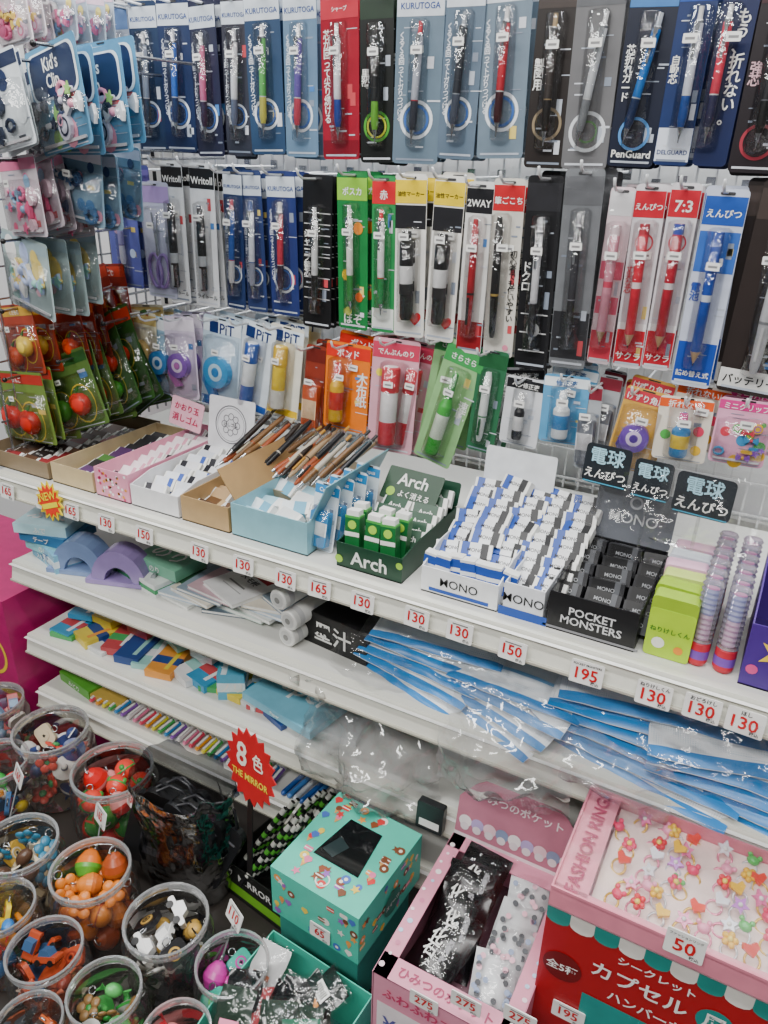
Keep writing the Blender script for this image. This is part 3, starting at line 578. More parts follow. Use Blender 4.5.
# kneaded erasers
def kn(c,t,tc):
    k=B(); k.prism(rrect(-.024,0,.024,.06,.004),-.011,.011,c); k.prism(rrect(-.024,.048,.024,.075,.005),-.0105,.0105,t)
    k.text('ねりけしくん',0,.035,.042,.012,tc,-.0118); k.flat(circ(-.01,.018,.007,14),-.0116,mat('#f4f4e8')); k.flat(circ(.012,.014,.005,14),-.0116,mat('#f09020')); return k.mesh('kneaded_eraser_box')
KM=[kn('#b0d81c','#98bc24','#187030'),kn('#b0d81c','#c8dc70','#187030'),kn('#d8c8e4','#e8b8d0','#6a3a90'),kn('#c8d8ec','#e0e8f0','#3a5a90')]
x=xat(662,.775,Z)
for j in range(6): put('kneaded_eraser_box',KM[[0,0,1,2,3,2][j]],TM((x+rnd(-.002,.002)+.002,.782+j*.027,Z+.001),rz=rnd(-5,5)),('lime green' if j<3 else 'lilac and pale')+' kneaded eraser pack with small lettering','eraser','kneaded eraser packs')
prof=[]
for i in range(12): prof+=[(.0115,.028+i*.006),(.0095,.031+i*.006)]
k1=B(); k1.lathe([(.009,0),(.011,.004),(.011,.026),(.009,.028)],mat('#c8283a'),14); k1.lathe([(.0112,.008),(.0112,.018)],mat('#7a4ab0'),14,cap=False)
k2=B(); k2.lathe(prof,clear('#e8d8ec',.3,.1,haze=.15),14)
k3=B(); k3.lathe([(.007,.03,mat('#f0c8d8')),(.007,.06,mat('#a8c8f0')),(.007,.09)],mat('#e8a0c0'),10)
tm=bake([('eraser_base',k1),('ribbed_tube',k2),('eraser_stick',k3)])
x=xat(706,.775,Z)
for i in range(2):
    for j in range(6): put('tube_eraser',tm,TM((x-.012+i*.027,.782+j*.027,Z+.001),rx=-6),'ribbed clear tube eraser with red and purple base','eraser','tube erasers')
def d14(b):
    b.flat(star(.0,.045,.008,.02,5),-.0006,mat('#f0d040')); b.flat(circ(.02,.02,.006,10),-.0006,mat('#f4f4f4')); b.flat(circ(-.02,.022,.006,10),-.0006,mat('#e05090'))
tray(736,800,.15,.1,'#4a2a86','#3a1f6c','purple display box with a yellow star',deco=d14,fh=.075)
# bulb pencil signs
for (l,t,r,bt),dy in (((582,447,630,486),0),((631,462,672,500),-.01),((672,477,735,518),-.03)):
    Y=.93+dy; xc,zb,w,h=ext(l,t,r,bt,Y)
    b=B(); b.prism(rrect(-w/2,0,w/2,h,.006),0,.0015,'#20262c')
    b.text('電球',-.0,h*.72,w*.8,h*.42,'#a8d4e4',-.001); b.text('えんぴつ',0,h*.27,w*.9,h*.38,W,-.001)
    b.rect(-w*.46,h*.02,w*.46,h*.05,'#4aa8c8')
    c=B(); c.prism(rrect(-w*.62,-h*.6,w*.62,h*1.12,.008),.002,.0026,FILM); c.box((0,.003,-(zb-Z)/2),(.004,.001,zb-Z),clear(amt=.3))
    put('pencil_sign',[('sign_plate',b),('clear_backing',c)],TM((xc,Y,zb),rx=-8,rz=-6),'dark sign plate with pale lettering on clear stand','sign','pencil signs')
# pens bundle
cols=['#5a3c24','#2a201c','#7c5a38','#a89070','#1c1c20','#984a28','#b8b0a0']
for i in range(26):
    b=B(); c=cols[i%7]; pen(b,0,0,0,.12,.0045,c,random.choice(cols),random.choice(['#c0b8a0','#b88838','#303030']),random.choice(['brush','mech']))
    px=240+i*4.2; xx=xat(px,.93,1.08)
    put('pen',b,TM((xx,.85+rnd(0,.04),1.045+rnd(0,.016)),rx=-64+rnd(-8,8),rz=-16+rnd(-12,12)),'slim brown and black pen lying in a sloping bundle','pen','sloping pen bundle')
b=B(); b.box((0,0,0),(.24,.12,.002),'#b0a890'); b.box((0,.058,-.02),(.24,.002,.042),'#b0a890'); b.box((0,-.058,-.012),(.24,.002,.026),'#b0a890'); b.box((0,-.06,.004),(.24,.002,.012),'#a09880')
put('pen_tray',b,TM((xat(290,.93,1.04),.925,1.052-.012),rx=14),'beige sloping tray under the pen bundle','tray')
def crump(name,l,t,r,b_,Y,label,m=FILM,amp=.02,rx=0,seed=0,cat='plastic bag'):
    xc,zb,w,h=ext(l,t,r,b_,Y); b=B()
    def fn(x,z,u,v):
        n=noise.noise(Vector((x*18+seed,z*18,seed*1.7))); n2=noise.noise(Vector((x*50,z*50+seed,3)))
        e=1-.25*abs(noise.noise(Vector((v*4,seed,0)))); n3=abs(noise.noise(Vector((x*30+seed,z*30,9))))
        return (x*e+.006*n2,-amp*math.sin(math.pi*u)*math.sin(math.pi*min(1,v*1.2))-amp*.9*n-amp*.4*n2-amp*.5*n3,z+.01*n+(.02*noise.noise(Vector((x*14,seed,5))) if v in(0,1) else 0))
    b.sheet(w,h,34,28,fn,m); return put(name,b,TM((xc,Y,zb),rx=rx),label,cat)
crump('clear_bag',585,470,668,560,.87,'clear crinkled plastic wrap around the display signs',amp=.012,rx=-8,seed=3,m=THIN)
crump('clear_bag',652,470,768,560,.86,'clear crinkled plastic wrap around the tube erasers',amp=.012,rx=-8,seed=5)
b=B(); b.prism(star(0,0,.017,.024,14),0,.001,'#f0d818'); b.prism(star(0,0,.014,.0195,14),-.0008,0,'#e83a20'); b.text('NEW',0,.006,.03,.012,'#f8e820',-.0014); b.rect(-.014,-.008,.014,-.002,'#f8e820',-.0012)
S_=Matrix.Scale(1.4,4)
p=hy(50,501,.728); put('new_sign',b,TM((p.x,.727,p.z),ry=-20,rx=-6)@S_,'yellow and red starburst sign clipped to the price rail','sign')
b=B(); b.prism(circ(0,0,.007),0,.001,K); b.text('◆',0,0,.008,.008,W,-.0008); p=hy(237,557,.733); put('round_sticker',b,TM((p.x,.7335,.975),rx=-8),'small black round sticker on the shelf rail','sticker')
# ---------------------------------------------------------------- second shelf
Z2=.83
def on(px,py,Zs):
    p=hz(px,py,Zs)
    if p.y<.765: p=Vector((max(xat(px,.765,Zs),XL+.06),.765,Zs))
    return p
def carton(px,py,Zs,w,d,h,col,label,rz=0,txt=None,tc=W,band=None,name='small_box',cat='box',rx=0,z=0):
    p=on(px,py,Zs+z); b=B()
    b.box((0,d/2,h/2),(w,d,h),col); b.box((0,d/2,h+.0004),(w*.99,d*.99,.0008),col)
    if band: b.box((0,d/2,h*.5),(w+.001,d+.001,h*.35),band); b.box((-w*.25,d/2,h/2+.0006),(w*.2,d*.98,h+.0006),band)
    if txt:
        b.text(txt,0,h/2,w*.8,h*.6,tc,-.0013)
        b.X=Matrix.Translation((0,d/2,h+.0016))@Matrix.Rotation(math.radians(-90),4,'X'); b.text(txt,0,0,w*.8,d*.5,tc,-.0008)
    o=put(name,b,TM((p.x,p.y,Zs+z),rz=rz,rx=rx),label,cat); return o
carton(30,618,Z2,.10,.07,.035,'#7fc0dc','light blue carton with white band on the shelf',rz=-20,band='#e8f4f8',txt='ふで',tc='#2060a0')
for i,(c,t) in enumerate((('#5aa0c0','スティック'),('#8fd0d8','のり'),('#3a78a8','テープ'),('#b8e0e8','ふで'))):
    carton(22+i*5,556-i*1,Z2+.0,.10,.08,.018,c,'flat blue carton stacked at the shelf end',rz=-15+i*11,txt=t,z=.019*i)
for px,py,c,l in ((76,578,'#7f96c0','blue-grey arch-shaped tape dispenser'),(116,586,'#9a86bc','lavender arch-shaped tape dispenser')):
    p=on(px,py,Z2); b=B(); n=14; ro,ri=.05,.027
    vs=[(-ro*math.cos(math.pi*i/n),ro*1.3*math.sin(math.pi*i/n)) for i in range(n+1)]
    inn=[(-ri*math.cos(math.pi*i/n),ri*1.3*math.sin(math.pi*i/n)) for i in range(n+1)]
    V=[(a,-.02,z) for a,z in vs]+[(a,-.02,z) for a,z in inn]+[(a,.02,z) for a,z in vs]+[(a,.02,z) for a,z in inn]; q=n+1; fs=[]
    for i in range(n): fs+=[(i,i+1,q+i+1,q+i),(2*q+i,3*q+i,3*q+i+1,2*q+i+1),(i,2*q+i,2*q+i+1,i+1),(q+i,q+i+1,3*q+i+1,3*q+i)]
    fs+=[(0,q,3*q,2*q),(n,2*q+n,3*q+n,q+n)]
    b.add(V,fs,mat(c,.2)); base=B(); base.box((0,0,.004),(.12,.044,.008),c); cut=B(); cut.prism([(.05,.004),(.063,.004),(.067,.03),(.06,.028)],-.018,.018,STEEL)
    put('tape_dispenser',[('arch_body',b),('base',base),('cutter',cut,'steel cutter edge')],TM((p.x,p.y+.02,Z2+.001),rz=18),l+' on the second shelf','tape dispenser')
carton(135,586,Z2,.12,.09,.022,'#e8ecea','white and green flat carton',rz=-12,band='#3a9a60',txt='テープ',tc='#2a6a40')
carton(155,574,Z2,.10,.07,.02,'#7ab89a','green flat carton stacked on another',rz=-5,txt='のり',z=.024)
carton(182,594,Z2,.09,.06,.02,'#3c6a4c','dark green flat carton',rz=-15,band='#d8e0d8')
nb=['#d8dcd8','#b8c8d8','#e0d8c8','#8a9aa8','#c8a8b0','#e8e8e8','#60707c','#d0e0d8']
for i in range(12):
    p=on(165+i*10,604+i*2.6,Z2); b=B(); w,d,h=.09,.12,.005
    b.box((0,d/2,h/2),(w,d,h),W); b.box((0,d/2,h+.0005),(w+.002,d+.002,.001),nb[i%8]); b.box((0,d/2,0),(w+.002,d+.002,.001),nb[i%8])
    b.X=Matrix.Translation((0,d/2,h+.0013))@Matrix.Rotation(math.radians(-90),4,'X'); b.rect(-w*.35,d*.1,w*.35,d*.3,['#5a6a78','#a83038','#2a2a2e','#3a6aa0'][i%4],-.0003); b.rect(-w*.3,-.2*d,w*.2,-.17*d,'#8a8a8a',-.0003); b.rect(-w*.3,-.3*d,w*.3,-.28*d,'#b0b0b0',-.0003); b.text('メモ帳',0,0,w*.5,d*.12,'#303038',-.0005)
    put('notebook',b,TM((p.x,p.y+.01,Z2+.001+(i%6)*.0065),rz=rnd(-25,20)),'thin pocket notebook with pale cover lying flat','notebook','notebooks on the second shelf')
for i in range(3):
    b=B(); b.X=Matrix.Rotation(math.radians(-90),4,'X'); b.lathe([(.014,0),(.016,.002),(.016,.13),(.014,.132)],mat('#e6e6e2'),20); b.lathe([(.0165,.01),(.0165,.02)],mat('#c8c8c8'),20,cap=False)
    b.X=Matrix.Identity(4); b.flat(circ(0,0,.011),-.0006,mat('#cfd0ce')); b.flat(circ(0,0,.005),-.0012,mat('#8a8a88'))
    put('glue_tube_roll',b,TM((xat((288,292,284)[i],.78,Z2+.02),.775-.004*i,Z2+.0165+(.033*i)),rz=-8),'white capped cylinder lying on its side','glue tube','white cylinders on the second shelf')
carton(333,652,Z2,.12,.13,.055,'#0c0c0e','glossy black carton with white lettering',rz=-6,txt='墨汁')
carton(315,628,Z2+.001,.05,.12,.03,'#2a2a2e','small dark carton behind white cylinders',rz=8)
# pouches: long axis along the shelf
def pouch(px,Zs,w,L,label,zz,rz,seed,Yc,rx=0,film=False):
    x=xat(px,Yc,Zs)
    def fn(x_,y_,u,v,off=0,dz=0):
        yy=y_-L/2; n=noise.noise(Vector((x_*12+seed,yy*12,seed)))
        th=.012*abs(math.sin(math.pi*u))**.5*abs(math.sin(math.pi*v))**.5
        return (x_+.003*n,yy+.004*noise.noise(Vector((x_*9,seed,1))),th*off+.004*n+.002*noise.noise(Vector((x_*40,yy*40,seed)))+dz+.005)
    a=B(); a.sheet(w,L,24,12,lambda p,q,u,v:fn(p,q,u,v,1),CLOTH)
    s=B()
    for lo,hi in ((.0,.09),(.91,1.0)):
        s.sheet(w,L,24,3,lambda p,q,u,v:(lambda vv:fn(p,vv*L,u,vv,1,.0012))(lo+(hi-lo)*v),mat('#2f86cc',.3))
    z=B(); z.sheet(w*.96,L,24,2,lambda p,q,u,v:(lambda vv:fn(p,vv*L,u,vv,1,.0022))(.3+.04*v),mat('#7ab4e0',.3))
    ps=[('pouch_body',a),('blue_trim',s,'blue vinyl edge stripes'),('zipper',z,'pale blue zipper strip')]
    if film:
        c=B(); c.sheet(w*1.12,L*1.3,30,20,lambda p,q,u,v:(lambda t,n:(t[0],t[1]*1.0-.012,t[2]+.005+.009*n+.004*abs(noise.noise(Vector((p*90,q*90,seed))))))(fn(p,q*.99,u,v,1.2),noise.noise(Vector((p*40+seed,q*40,1)))),FILM)
        ps.append(('plastic_bag',c,'clear outer bag'))
    put('mesh_pouch',ps,TM((x,Yc,Zs+zz),rz=rz,rx=rx),label+(' in clear bag' if film else ''),'pencil pouch','mesh pouches')
PL='white mesh zip pouch with blue edge stripes'
for i in range(5): pouch(425+i*5,Z2,.19,.12,PL,.002+.017*i,-16+i*5,i*3.1,.83+.004*i,rx=10,film=i==4)
for i in range(4): pouch(505+i*6,Z2,.18,.12,PL,.004+.017*i,-24+i*7,i*2.1+20,.815+.004*i,rx=12,film=i==3)
for i in range(6): pouch(640+i*4,Z2,.26,.15,'large '+PL,.003+.017*i,-12+i*4,i*1.7+9,.83+.004*i,rx=10,film=i==5)
for i in range(5): pouch(765-i*6,Z2,.24,.15,'large '+PL,.004+.017*i,-8+i*5,i*1.7+39,.82+.004*i,rx=12,film=i==4)
crump('clear_bag',440,704,580,800,.705,'large crinkled clear bag hanging over the shelf edge',amp=.035,seed=11,m=BAGW)
crump('clear_bag',560,745,680,800,.715,'large crinkled clear bag over the shelf edge',amp=.02,seed=14,m=BAGW)
crump('clear_bag',660,715,790,800,.71,'crinkled clear bag covering the pouches',amp=.025,seed=17,m=THIN)
# ---------------------------------------------------------------- third + fourth shelf
Z3,Z4=.675,.55
pal=['#3a9ac8','#48a860','#e8d040','#e0e4e4','#c84a50','#2a4a8a','#9ad0c8','#e89a40','#f0f0f0']
for i in range(15):
    px=46+i*16; p=on(px,640+i*6.4,Z3); b=B(); w,d=.05,.12; h=rnd(.006,.016)
    b.box((0,d/2,h/2),(w,d,h),pal[i%9]); b.box((0,d*.3,h/2),(w+.0006,.02,h+.0008),random.choice(pal)); b.box((0,d*.75,h/2),(w+.0006,.012,h+.0008),W); b.box((w*.2,d*.5,h/2),(.008,d*.8,h+.0009),random.choice(pal))
    me=b.mesh('notepad')
    put('notepad',me,TM((p.x,.762+rnd(0,.02),Z3+.001),rz=rnd(-22,22)),'small flat pack of memo sheets, '+('blue' if i%9 in(0,5) else 'colourful'),'notepad','memo pads on the third shelf')
    put('notepad',me,TM((p.x+.01,.86+rnd(0,.03),Z3+.001),rz=rnd(-40,40)),'small flat pack of memo sheets','notepad','memo pads on the third shelf')
    if i%2==0:
        put('notepad',me,TM((p.x+.01,.80+rnd(0,.03),Z3+.018),rz=rnd(-40,40)),'small flat pack of memo sheets on another pack','notepad','memo pads on the third shelf')
carton(232,700,Z3,.045,.05,.05,'#5ab0d0','light blue upright carton with white print',rz=30,txt='ノリ',band='#e0f0f4')
carton(275,722,Z3,.15,.12,.014,'#7ac0d8','light blue flat pack on the third shelf',rz=-10,txt='Paper',tc='#f0f8f8',z=.018)
carton(320,738,Z3,.12,.12,.012,'#d8dcdc','pale flat pack on the third shelf',rz=8)
crump('clear_bag',300,690,445,800,.76,'crinkled clear bag on the third shelf',amp=.045,seed=21,m=BAGW)
crump('clear_bag',330,636,410,690,.775,'crinkled clear bag lying beside black carton',amp=.02,seed=24,m=THIN)
carton(75,690,Z4,.10,.08,.02,'#5aa83a','bright green flat pack with pale print',rz=-10,txt='みどり')
carton(105,705,Z4,.08,.08,.014,'#c8a850','yellow-brown flat pack',rz=5)
cc=['#e84a6a','#f0a030','#f0e040','#50b860','#3a90d0','#9058b8','#e8e8e8','#f08ab0']
for i in range(30):
    b=B(); c=cc[i%8]; b.X=Matrix.Rotation(math.radians(-90),4,'X'); pen(b,0,0,0,.12,.004,c,W,c,'marker',False)
    x=xat(95+i*6.2,.77,Z4); put('colour_pen',b,TM((x,.76,Z4+.008),rz=rnd(-4,4)),'thin colourful capped pen lying on the shelf','pen','colour pens on the fourth shelf')
for i in range(12):
    b=B(); b.X=Matrix.Rotation(math.radians(-90),4,'X'); b.lathe([(.003,0),(.0045,.004),(.0045,.16),(.003,.165)],mat(['#2a60b0','#4a88d0','#d8e0e8'][i%3]),8)
    x=xat(285+i*6,.76,Z4); put('blue_stick',b,TM((x,.752,Z4+.006),rz=rnd(-3,3)-8),'blue and white glossy stick lying on the shelf','pen','blue sticks on the fourth shelf')
# magenta box at shelf end
b=B(); b.box((0,.12,-.14),(.34,.24,.46),'#b81068'); b.ring(.1,-.04,.05,.043,mat('#f0d030'),-.0006); b.text('♥',.1,-.04,.05,.05,'#f0d030'); b.rect(-.17,-.13,.17,-.115,'#f0d030')
put('magenta_box',b,TM((XL-.19,.72,.66)),'glossy magenta carton with yellow print beside the shelving','box')
b=B(); b.box((0,.14,.144),(.34,.3,.288),'#2a2a2c'); b.box((0,-.005,.14),(.28,.012,.2),'#3a3a3e'); put('low_stand',b,TM((XL-.26,.7,0)),'dark low stand under the magenta carton','stand')
# ---------------------------------------------------------------- display table
ZT=.45
b=B(); b.box((-.42,.445,ZT-.01),(1.6,.57,.02),mat('#2c2622',.5)); l=B()
ps=[('table_top',b)]
for xx in(-1.19,.35):
    for yy in(.19,.70):
        l=B(); l.box((xx,yy,.215),(.04,.04,.43),'#3a322c'); ps.append(('leg',l))
put('display_table',ps,Matrix.Identity(4),'dark low display table in front of the shelving','table')
JM=clear('#f4f2ee',.16,.05,bump=.1,scale=25,haze=.02)
toys=['#e03028','#3aa848','#f09828','#f0d030','#3a80c8','#e8e8e4','#1c1c20','#c84a90','#8a5030','#6ac0b0']
def loop(b,r,z0):
    b.tube([(r*.3*math.cos(a*.7),0,z0+r*.3*math.sin(a*.7)) for a in range(10)],r*.06,STEEL)
def capsule(c1,c2,r):
    b=B(); b.ball((0,0,0),r,mat(c1,.25),16); b.lathe([(r*1.02,-r*.08),(r*1.04,0),(r*1.02,r*.08)],mat(c2,.3),16,cap=False)
    for a in range(3): b.ball((r*.8*math.cos(a*2.1),r*.8*math.sin(a*2.1),r*.3),r*.3,mat(c2,.3),8)
    loop(b,r,r*1.2); return b
def charm(c1,c2,r):
    b=B(); b.prism(rrect(-r,-r*.8,r,r*.8,r*.4,4),-r*.2,r*.2,mat(c1,.3)); b.prism(circ(0,0,r*.5,14),-r*.28,-r*.18,mat(c2,.3)); b.ring(0,0,r*.35,r*.22,mat(c1),-r*.3,12); b.flat(star(0,0,r*.1,r*.2,5),-r*.31,mat(K))
    loop(b,r,r*1.05); return b
def eggc(c1,c2,r):
    b=B(); b.lathe([(.1*r,-r),(r*.6,-r*.85),(r*.95,-.3*r),(r,0,mat(c2,.3)),(r*.85,.5*r,mat(c2,.3)),(r*.5,r*1.0,mat(c2,.3)),(.08*r,r*1.25)],mat(c1,.3),16); loop(b,r,r*1.4); return b
def wrapd(c1,c2,r):
    b=B(); b.ball((0,0,0),r*.8,mat(c1,.3),12,1,.7,.7)
    for s in(-1,1):
        b.prism([(s*r*.7,0),(s*r*1.3,r*.5),(s*r*1.2,0),(s*r*1.35,-r*.5)],-.001,.001,mat(c2,.3))
    return b
def top_(c1,c2,r):   # little spinning top
    b=B(); b.lathe([(.06*r,-r),(.15*r,-.7*r),(r*.9,-.1*r,mat(c2,.3)),(r,.1*r,mat(c1,.3)),(r*.3,.35*r,mat(c2,.3)),(r*.22,1.0*r),(.1*r,1.1*r)],mat(c1,.3),14); return b
def car_(c1,c2,r):   # tiny car
    b=B(); b.prism(rrect(-r*1.1,-r*.3,r*1.1,r*.15,r*.15),-r*.5,r*.5,mat(c1,.25)); b.prism([(-r*.6,r*.15),(r*.55,r*.15),(r*.3,r*.6),(-r*.4,r*.6)],-r*.42,r*.42,mat(c2,.2))
    for sx in(-.6,.6): b.prism(circ(sx*r,-r*.3,r*.26,12),-r*.56,r*.56,mat(K))
    return b
def flower(c1,c2,r):
    b=B()
    for a in range(5): b.ball((r*.6*math.cos(a*1.257),0,r*.6*math.sin(a*1.257)),r*.42,mat(c1,.3),8,1,.4,1)
    b.ball((0,-r*.15,0),r*.35,mat(c2,.3),8,1,.6,1); loop(b,r,r*1.2); return b
MK=[capsule,charm,eggc,wrapd,top_,car_,flower]; NM=['ball charm','flat square charm','egg-shaped toy','wrapped candy toy','spinning top','tiny toy car','flower charm']
def jar(px,py,r,h,pal_,kinds,n=8,label='',zr=None):
    zr=zr or ZT+h; p=hz(px,py,zr); x,y=p.x,p.y
    g=B(); g.lathe([(.01,.001),(r*.8,.001),(r*.88,.006),(r*.98,h*.25),(r,h*.5),(r*.97,h*.75),(r*.86,h*.9),(r*.84,h*.96)],JM,32,cap=False)
    rim=B(); rim.lathe([(r*.84,h*.90),(r*.88,h*.905),(r*.88,h*.93),(r*.85,h*.935),(r*.9,h*.94),(r*.9,h),(r*.84,h),(r*.82,h*.95)],clear('#e8e8e6',.4,.08,haze=.2),32,cap=False)
    put('plastic_jar',[('jar_body',g),('rim',rim,'thick clear threaded rim')],TM((x,y,ZT)),label,'jar','clear plastic jars')
    lib=[]
    for q in range(7):
        k=kinds[q%len(kinds)]; lib.append((k,MK[k](pal_[q%len(pal_)],random.choice(pal_),min(rnd(.016,.021),r*.31)).mesh('toy_charm')))
    i=0
    for lay in range(4):
        for a_ in range(6):
            if i>=n*2: break
            rr=r*(.56 if a_ else 0.05); a=a_*1.2566+lay*.6+px
            k,me=random.choice(lib)
            put('toy_charm',me,TM((x+rr*math.cos(a),y+rr*math.sin(a),ZT+.022+lay*.025+rnd(0,.006)),rz=rnd(0,360),rx=rnd(-80,80),ry=rnd(-50,50)),'small colourful plastic '+NM[k]+' lying in a jar','toy','toys in the jars'); i+=1
jar(50,728,.07,.14,['#e8e8e4','#3a4a80','#48a060','#e05040','#d8c8a8'],[1,4,3,6],12,'clear round jar of mixed key charms')
jar(112,768,.072,.14,['#e83020','#e02020','#e84838','#e83020','#3a9a40','#f4a0a0'],[0,2,0,6],12,'clear round jar of red and green ball toys')
jar(-8,700,.06,.13,['#e8e0d8','#80a0c0','#c06060'],[1,3,5],10,'clear jar of pale charms')
jar(-6,760,.06,.12,toys,[1,3],8,'clear jar of mixed charms')
jar(18,842,.062,.13,['#d8ccb0','#5a4030','#b8a888','#3a80a0','#c8a040'],[1,3,5,6],12,'clear round jar of cream and brown charms')
jar(90,868,.062,.13,['#c86a28','#e08838','#a84a20','#e08028','#58a030','#d87020'],[2,0,2,6],12,'clear round jar of orange egg-shaped toys')
jar(166,918,.062,.13,['#1c1c20','#f0f0ee','#2c2c30','#c8a050','#1c1c20'],[1,5,6,3],12,'clear round jar of black and white charms')
jar(0,905,.05,.12,toys,[1,3,4],8,'clear jar of mixed charms')
jar(44,948,.053,.12,['#b04828','#d87050','#e8d0c0','#3a5a80','#8c3020'],[1,3,5],10,'clear round jar of wrapped small toys')
jar(104,990,.05,.12,['#48a850','#2c8838','#8a6a40','#a8a8a0','#60c068'],[4,3,6],9,'clear round jar of green toys')
jar(232,962,.052,.12,['#58c038','#c838a0','#38b8a0','#e040b0'],[2,2,1,5],9,'clear round jar of green and magenta toys')
jar(176,1032,.046,.11,['#e03040','#e89090','#f0e0d0'],[1,3,6],8,'clear round jar of red toys')
jar(28,1022,.044,.11,['#c86030','#e0c0a0','#8898a8'],[1,3,5],8,'clear jar of brown toys')
for px,py,n,zt,ww in [(100,816,'165',.575,.05),(132,800,'130',.575,.04),(18,776,'165',.60,.04),(234,916,'110',.585,.036)]:
    p=hz(px,py,zt); tag(n,TM((p.x,p.y,p.z),rz=-24,rx=-20,ry=-14 if px in(100,132) else 0),w=ww,h=.026,stem=zt-ZT-.005)
# ---------------- black bag of pouches
DK=clear('#9a9ca0',.13,.12,bump=.9,scale=30)
def bag_of_pouches():
    b=B(); n=32;k=18; vs=[];fs=[]
    for j in range(k+1):
        v=j/k; z=-.08+.21*v; rr=1.0-.25*abs(v-.45)*1.2+(.15 if v>.9 else 0)
        for i in range(n):
            a=2*math.pi*i/n; f=rr*(1+.18*noise.noise(Vector((math.cos(a)*1.6,math.sin(a)*1.6,v*3)))+.08*noise.noise(Vector((math.cos(a)*5,math.sin(a)*5,v*9))))
            vs.append((.088*math.cos(a)*f,.058*math.sin(a)*f,z+.012*noise.noise(Vector((a*2,v,3)))*v*2))
    for j in range(k):
        for i in range(n): fs.append((j*n+i,(j+1)*n+i,(j+1)*n+(i+1)%n,j*n+(i+1)%n))
    b.add(vs,fs,DK,True); return b
p=hz(188,840,.535); c0=Vector((p.x,p.y,.535))
put('dark_bag',bag_of_pouches(),TM(c0),'dark translucent open bag holding black pouches','bag')
for i in range(7):
    q=B(); q.prism(rrect(-.046,-.06,.046,.06,.014,5),-.006,.006,mat('#141416' if i%2 else '#1e1f22',.3)); q.rect(-.038,.034,.038,.038,'#6a6a70',-.0064); q.ring(0,-.01,.022,.02,mat('#3a3a40'),-.0066); q.tube([(-.034,-.008,.034),(-.012,-.010,-.01),(.01,-.010,.012),(.034,-.008,-.02)],.0018,mat('#3c3c40',.25)); q.tube([(-.028,0,.06),(-.01,0,.082),(.01,0,.082),(.028,0,.06)],.0024,mat('#26262a')); q.rect(-.014,-.04,.014,-.026,'#a8a8ae',-.0066)
    put('black_pouch',q,TM(c0+Vector((-.04+.014*i,-.022+.010*(i%4),.0+.010*(i%3)+.018)),rz=rnd(-20,20),ry=rnd(-25,25),rx=rnd(-16,2)),'small flat black zip pouch in a dark bag','pouch','black pouches')
# red starburst card
p=hy(250,768,.62); b=B(); b.prism(star(0,0,.046,.056,18),0,.0015,'#c41c24'); b.text('8',-.018,.014,.034,.036,'#f4f0e0',-.001); b.text('色',.018,.014,.024,.024,'#f4f0e0',-.001); b.text('THE MIRROR',0,-.016,.08,.012,'#f4e040',-.001); b.box((0,.001,-.1),(.012,.001,.13),K)
put('starburst_sign',b,TM((p.x,.62,p.z),rz=-15,rx=-10,ry=-8),'red starburst sign with white figure and yellow lettering','sign')
sb=B(); sb.lathe([(.004,0),(.0045,.004)]+[(.0045,.01+i*.008,mat([K,'#b8b8b0',K,'#4c9a34'][i%4])) for i in range(14)]+[(.004,.125)],mat(K),8); sm=sb.mesh('striped_stick')
for i in range(32):
    p=hz(240+(i%16)*4.8,885-(i//16)*14-(i%16)*2.0,.50)
    put('striped_stick',sm,TM((p.x,p.y,.50+(i//16)*.01),rx=-35+rnd(-3,3),ry=14+rnd(-3,3),rz=-25),'black stick with white and green stripes standing in a box','pencil','striped sticks')
p=hz(256,908,.46); b=tray_mesh(.13,.10,.07,mat('#1c1e1c'),mat('#101010')); b.rect(-.06,.01,.06,.03,'#7ac030'); b.text('MIRROR',0,.05,.09,.014,W,-.0008)
put('stick_display_box',[('tray',b)],TM((p.x,p.y-.0,ZT),rz=-8),'black and green box holding striped sticks','display box')
# ---------------- teal boxes
CN=['#e87aa0','#f0d050','#8a4a2c','#f4f0e8','#d83838','#4a70c0','#f0a050','#9a60b8','#7a4a30']
def scatter(b,x0,z0,x1,z1,n,y,s,avoid=None):
    for i in range(n):
        x,z=rnd(x0,x1),rnd(z0,z1)
        if avoid and avoid[0]<x<avoid[2] and avoid[1]<z<avoid[3]: continue
        c=random.choice(CN); q=i%5; yy=y-.00001*i
        if q==0: b.flat(circ(x,z,s),yy,mat(c)); b.flat(circ(x,z,s*.4),yy-.0001,mat('#f6efe0'))
        elif q==1: b.flat([(x-s,z),(x,z-s*1.1),(x+s,z),(x+s*.6,z+s*.8),(x-s*.6,z+s*.8)],yy,mat(c))
        elif q==2: b.flat(rrect(x-s,z-s*.6,x+s,z+s*.6,s*.3),yy,mat(c)); b.rect(x-s,z-.15*s,x+s,z+.15*s,'#f4f0e8',yy-.0001)
        elif q==3: b.flat(star(x,z,s*.5,s*1.1,5),yy,mat(c))
        else: b.flat([(x,z-s*1.3),(x+s*.7,z+s*.3),(x-s*.7,z+s*.3)],yy,mat('#d8a060')); b.flat(circ(x,z+s*.5,s*.7,12),yy-.0001,mat(c))
TEAL=mat('#4cc8ae',.4,var=.05)
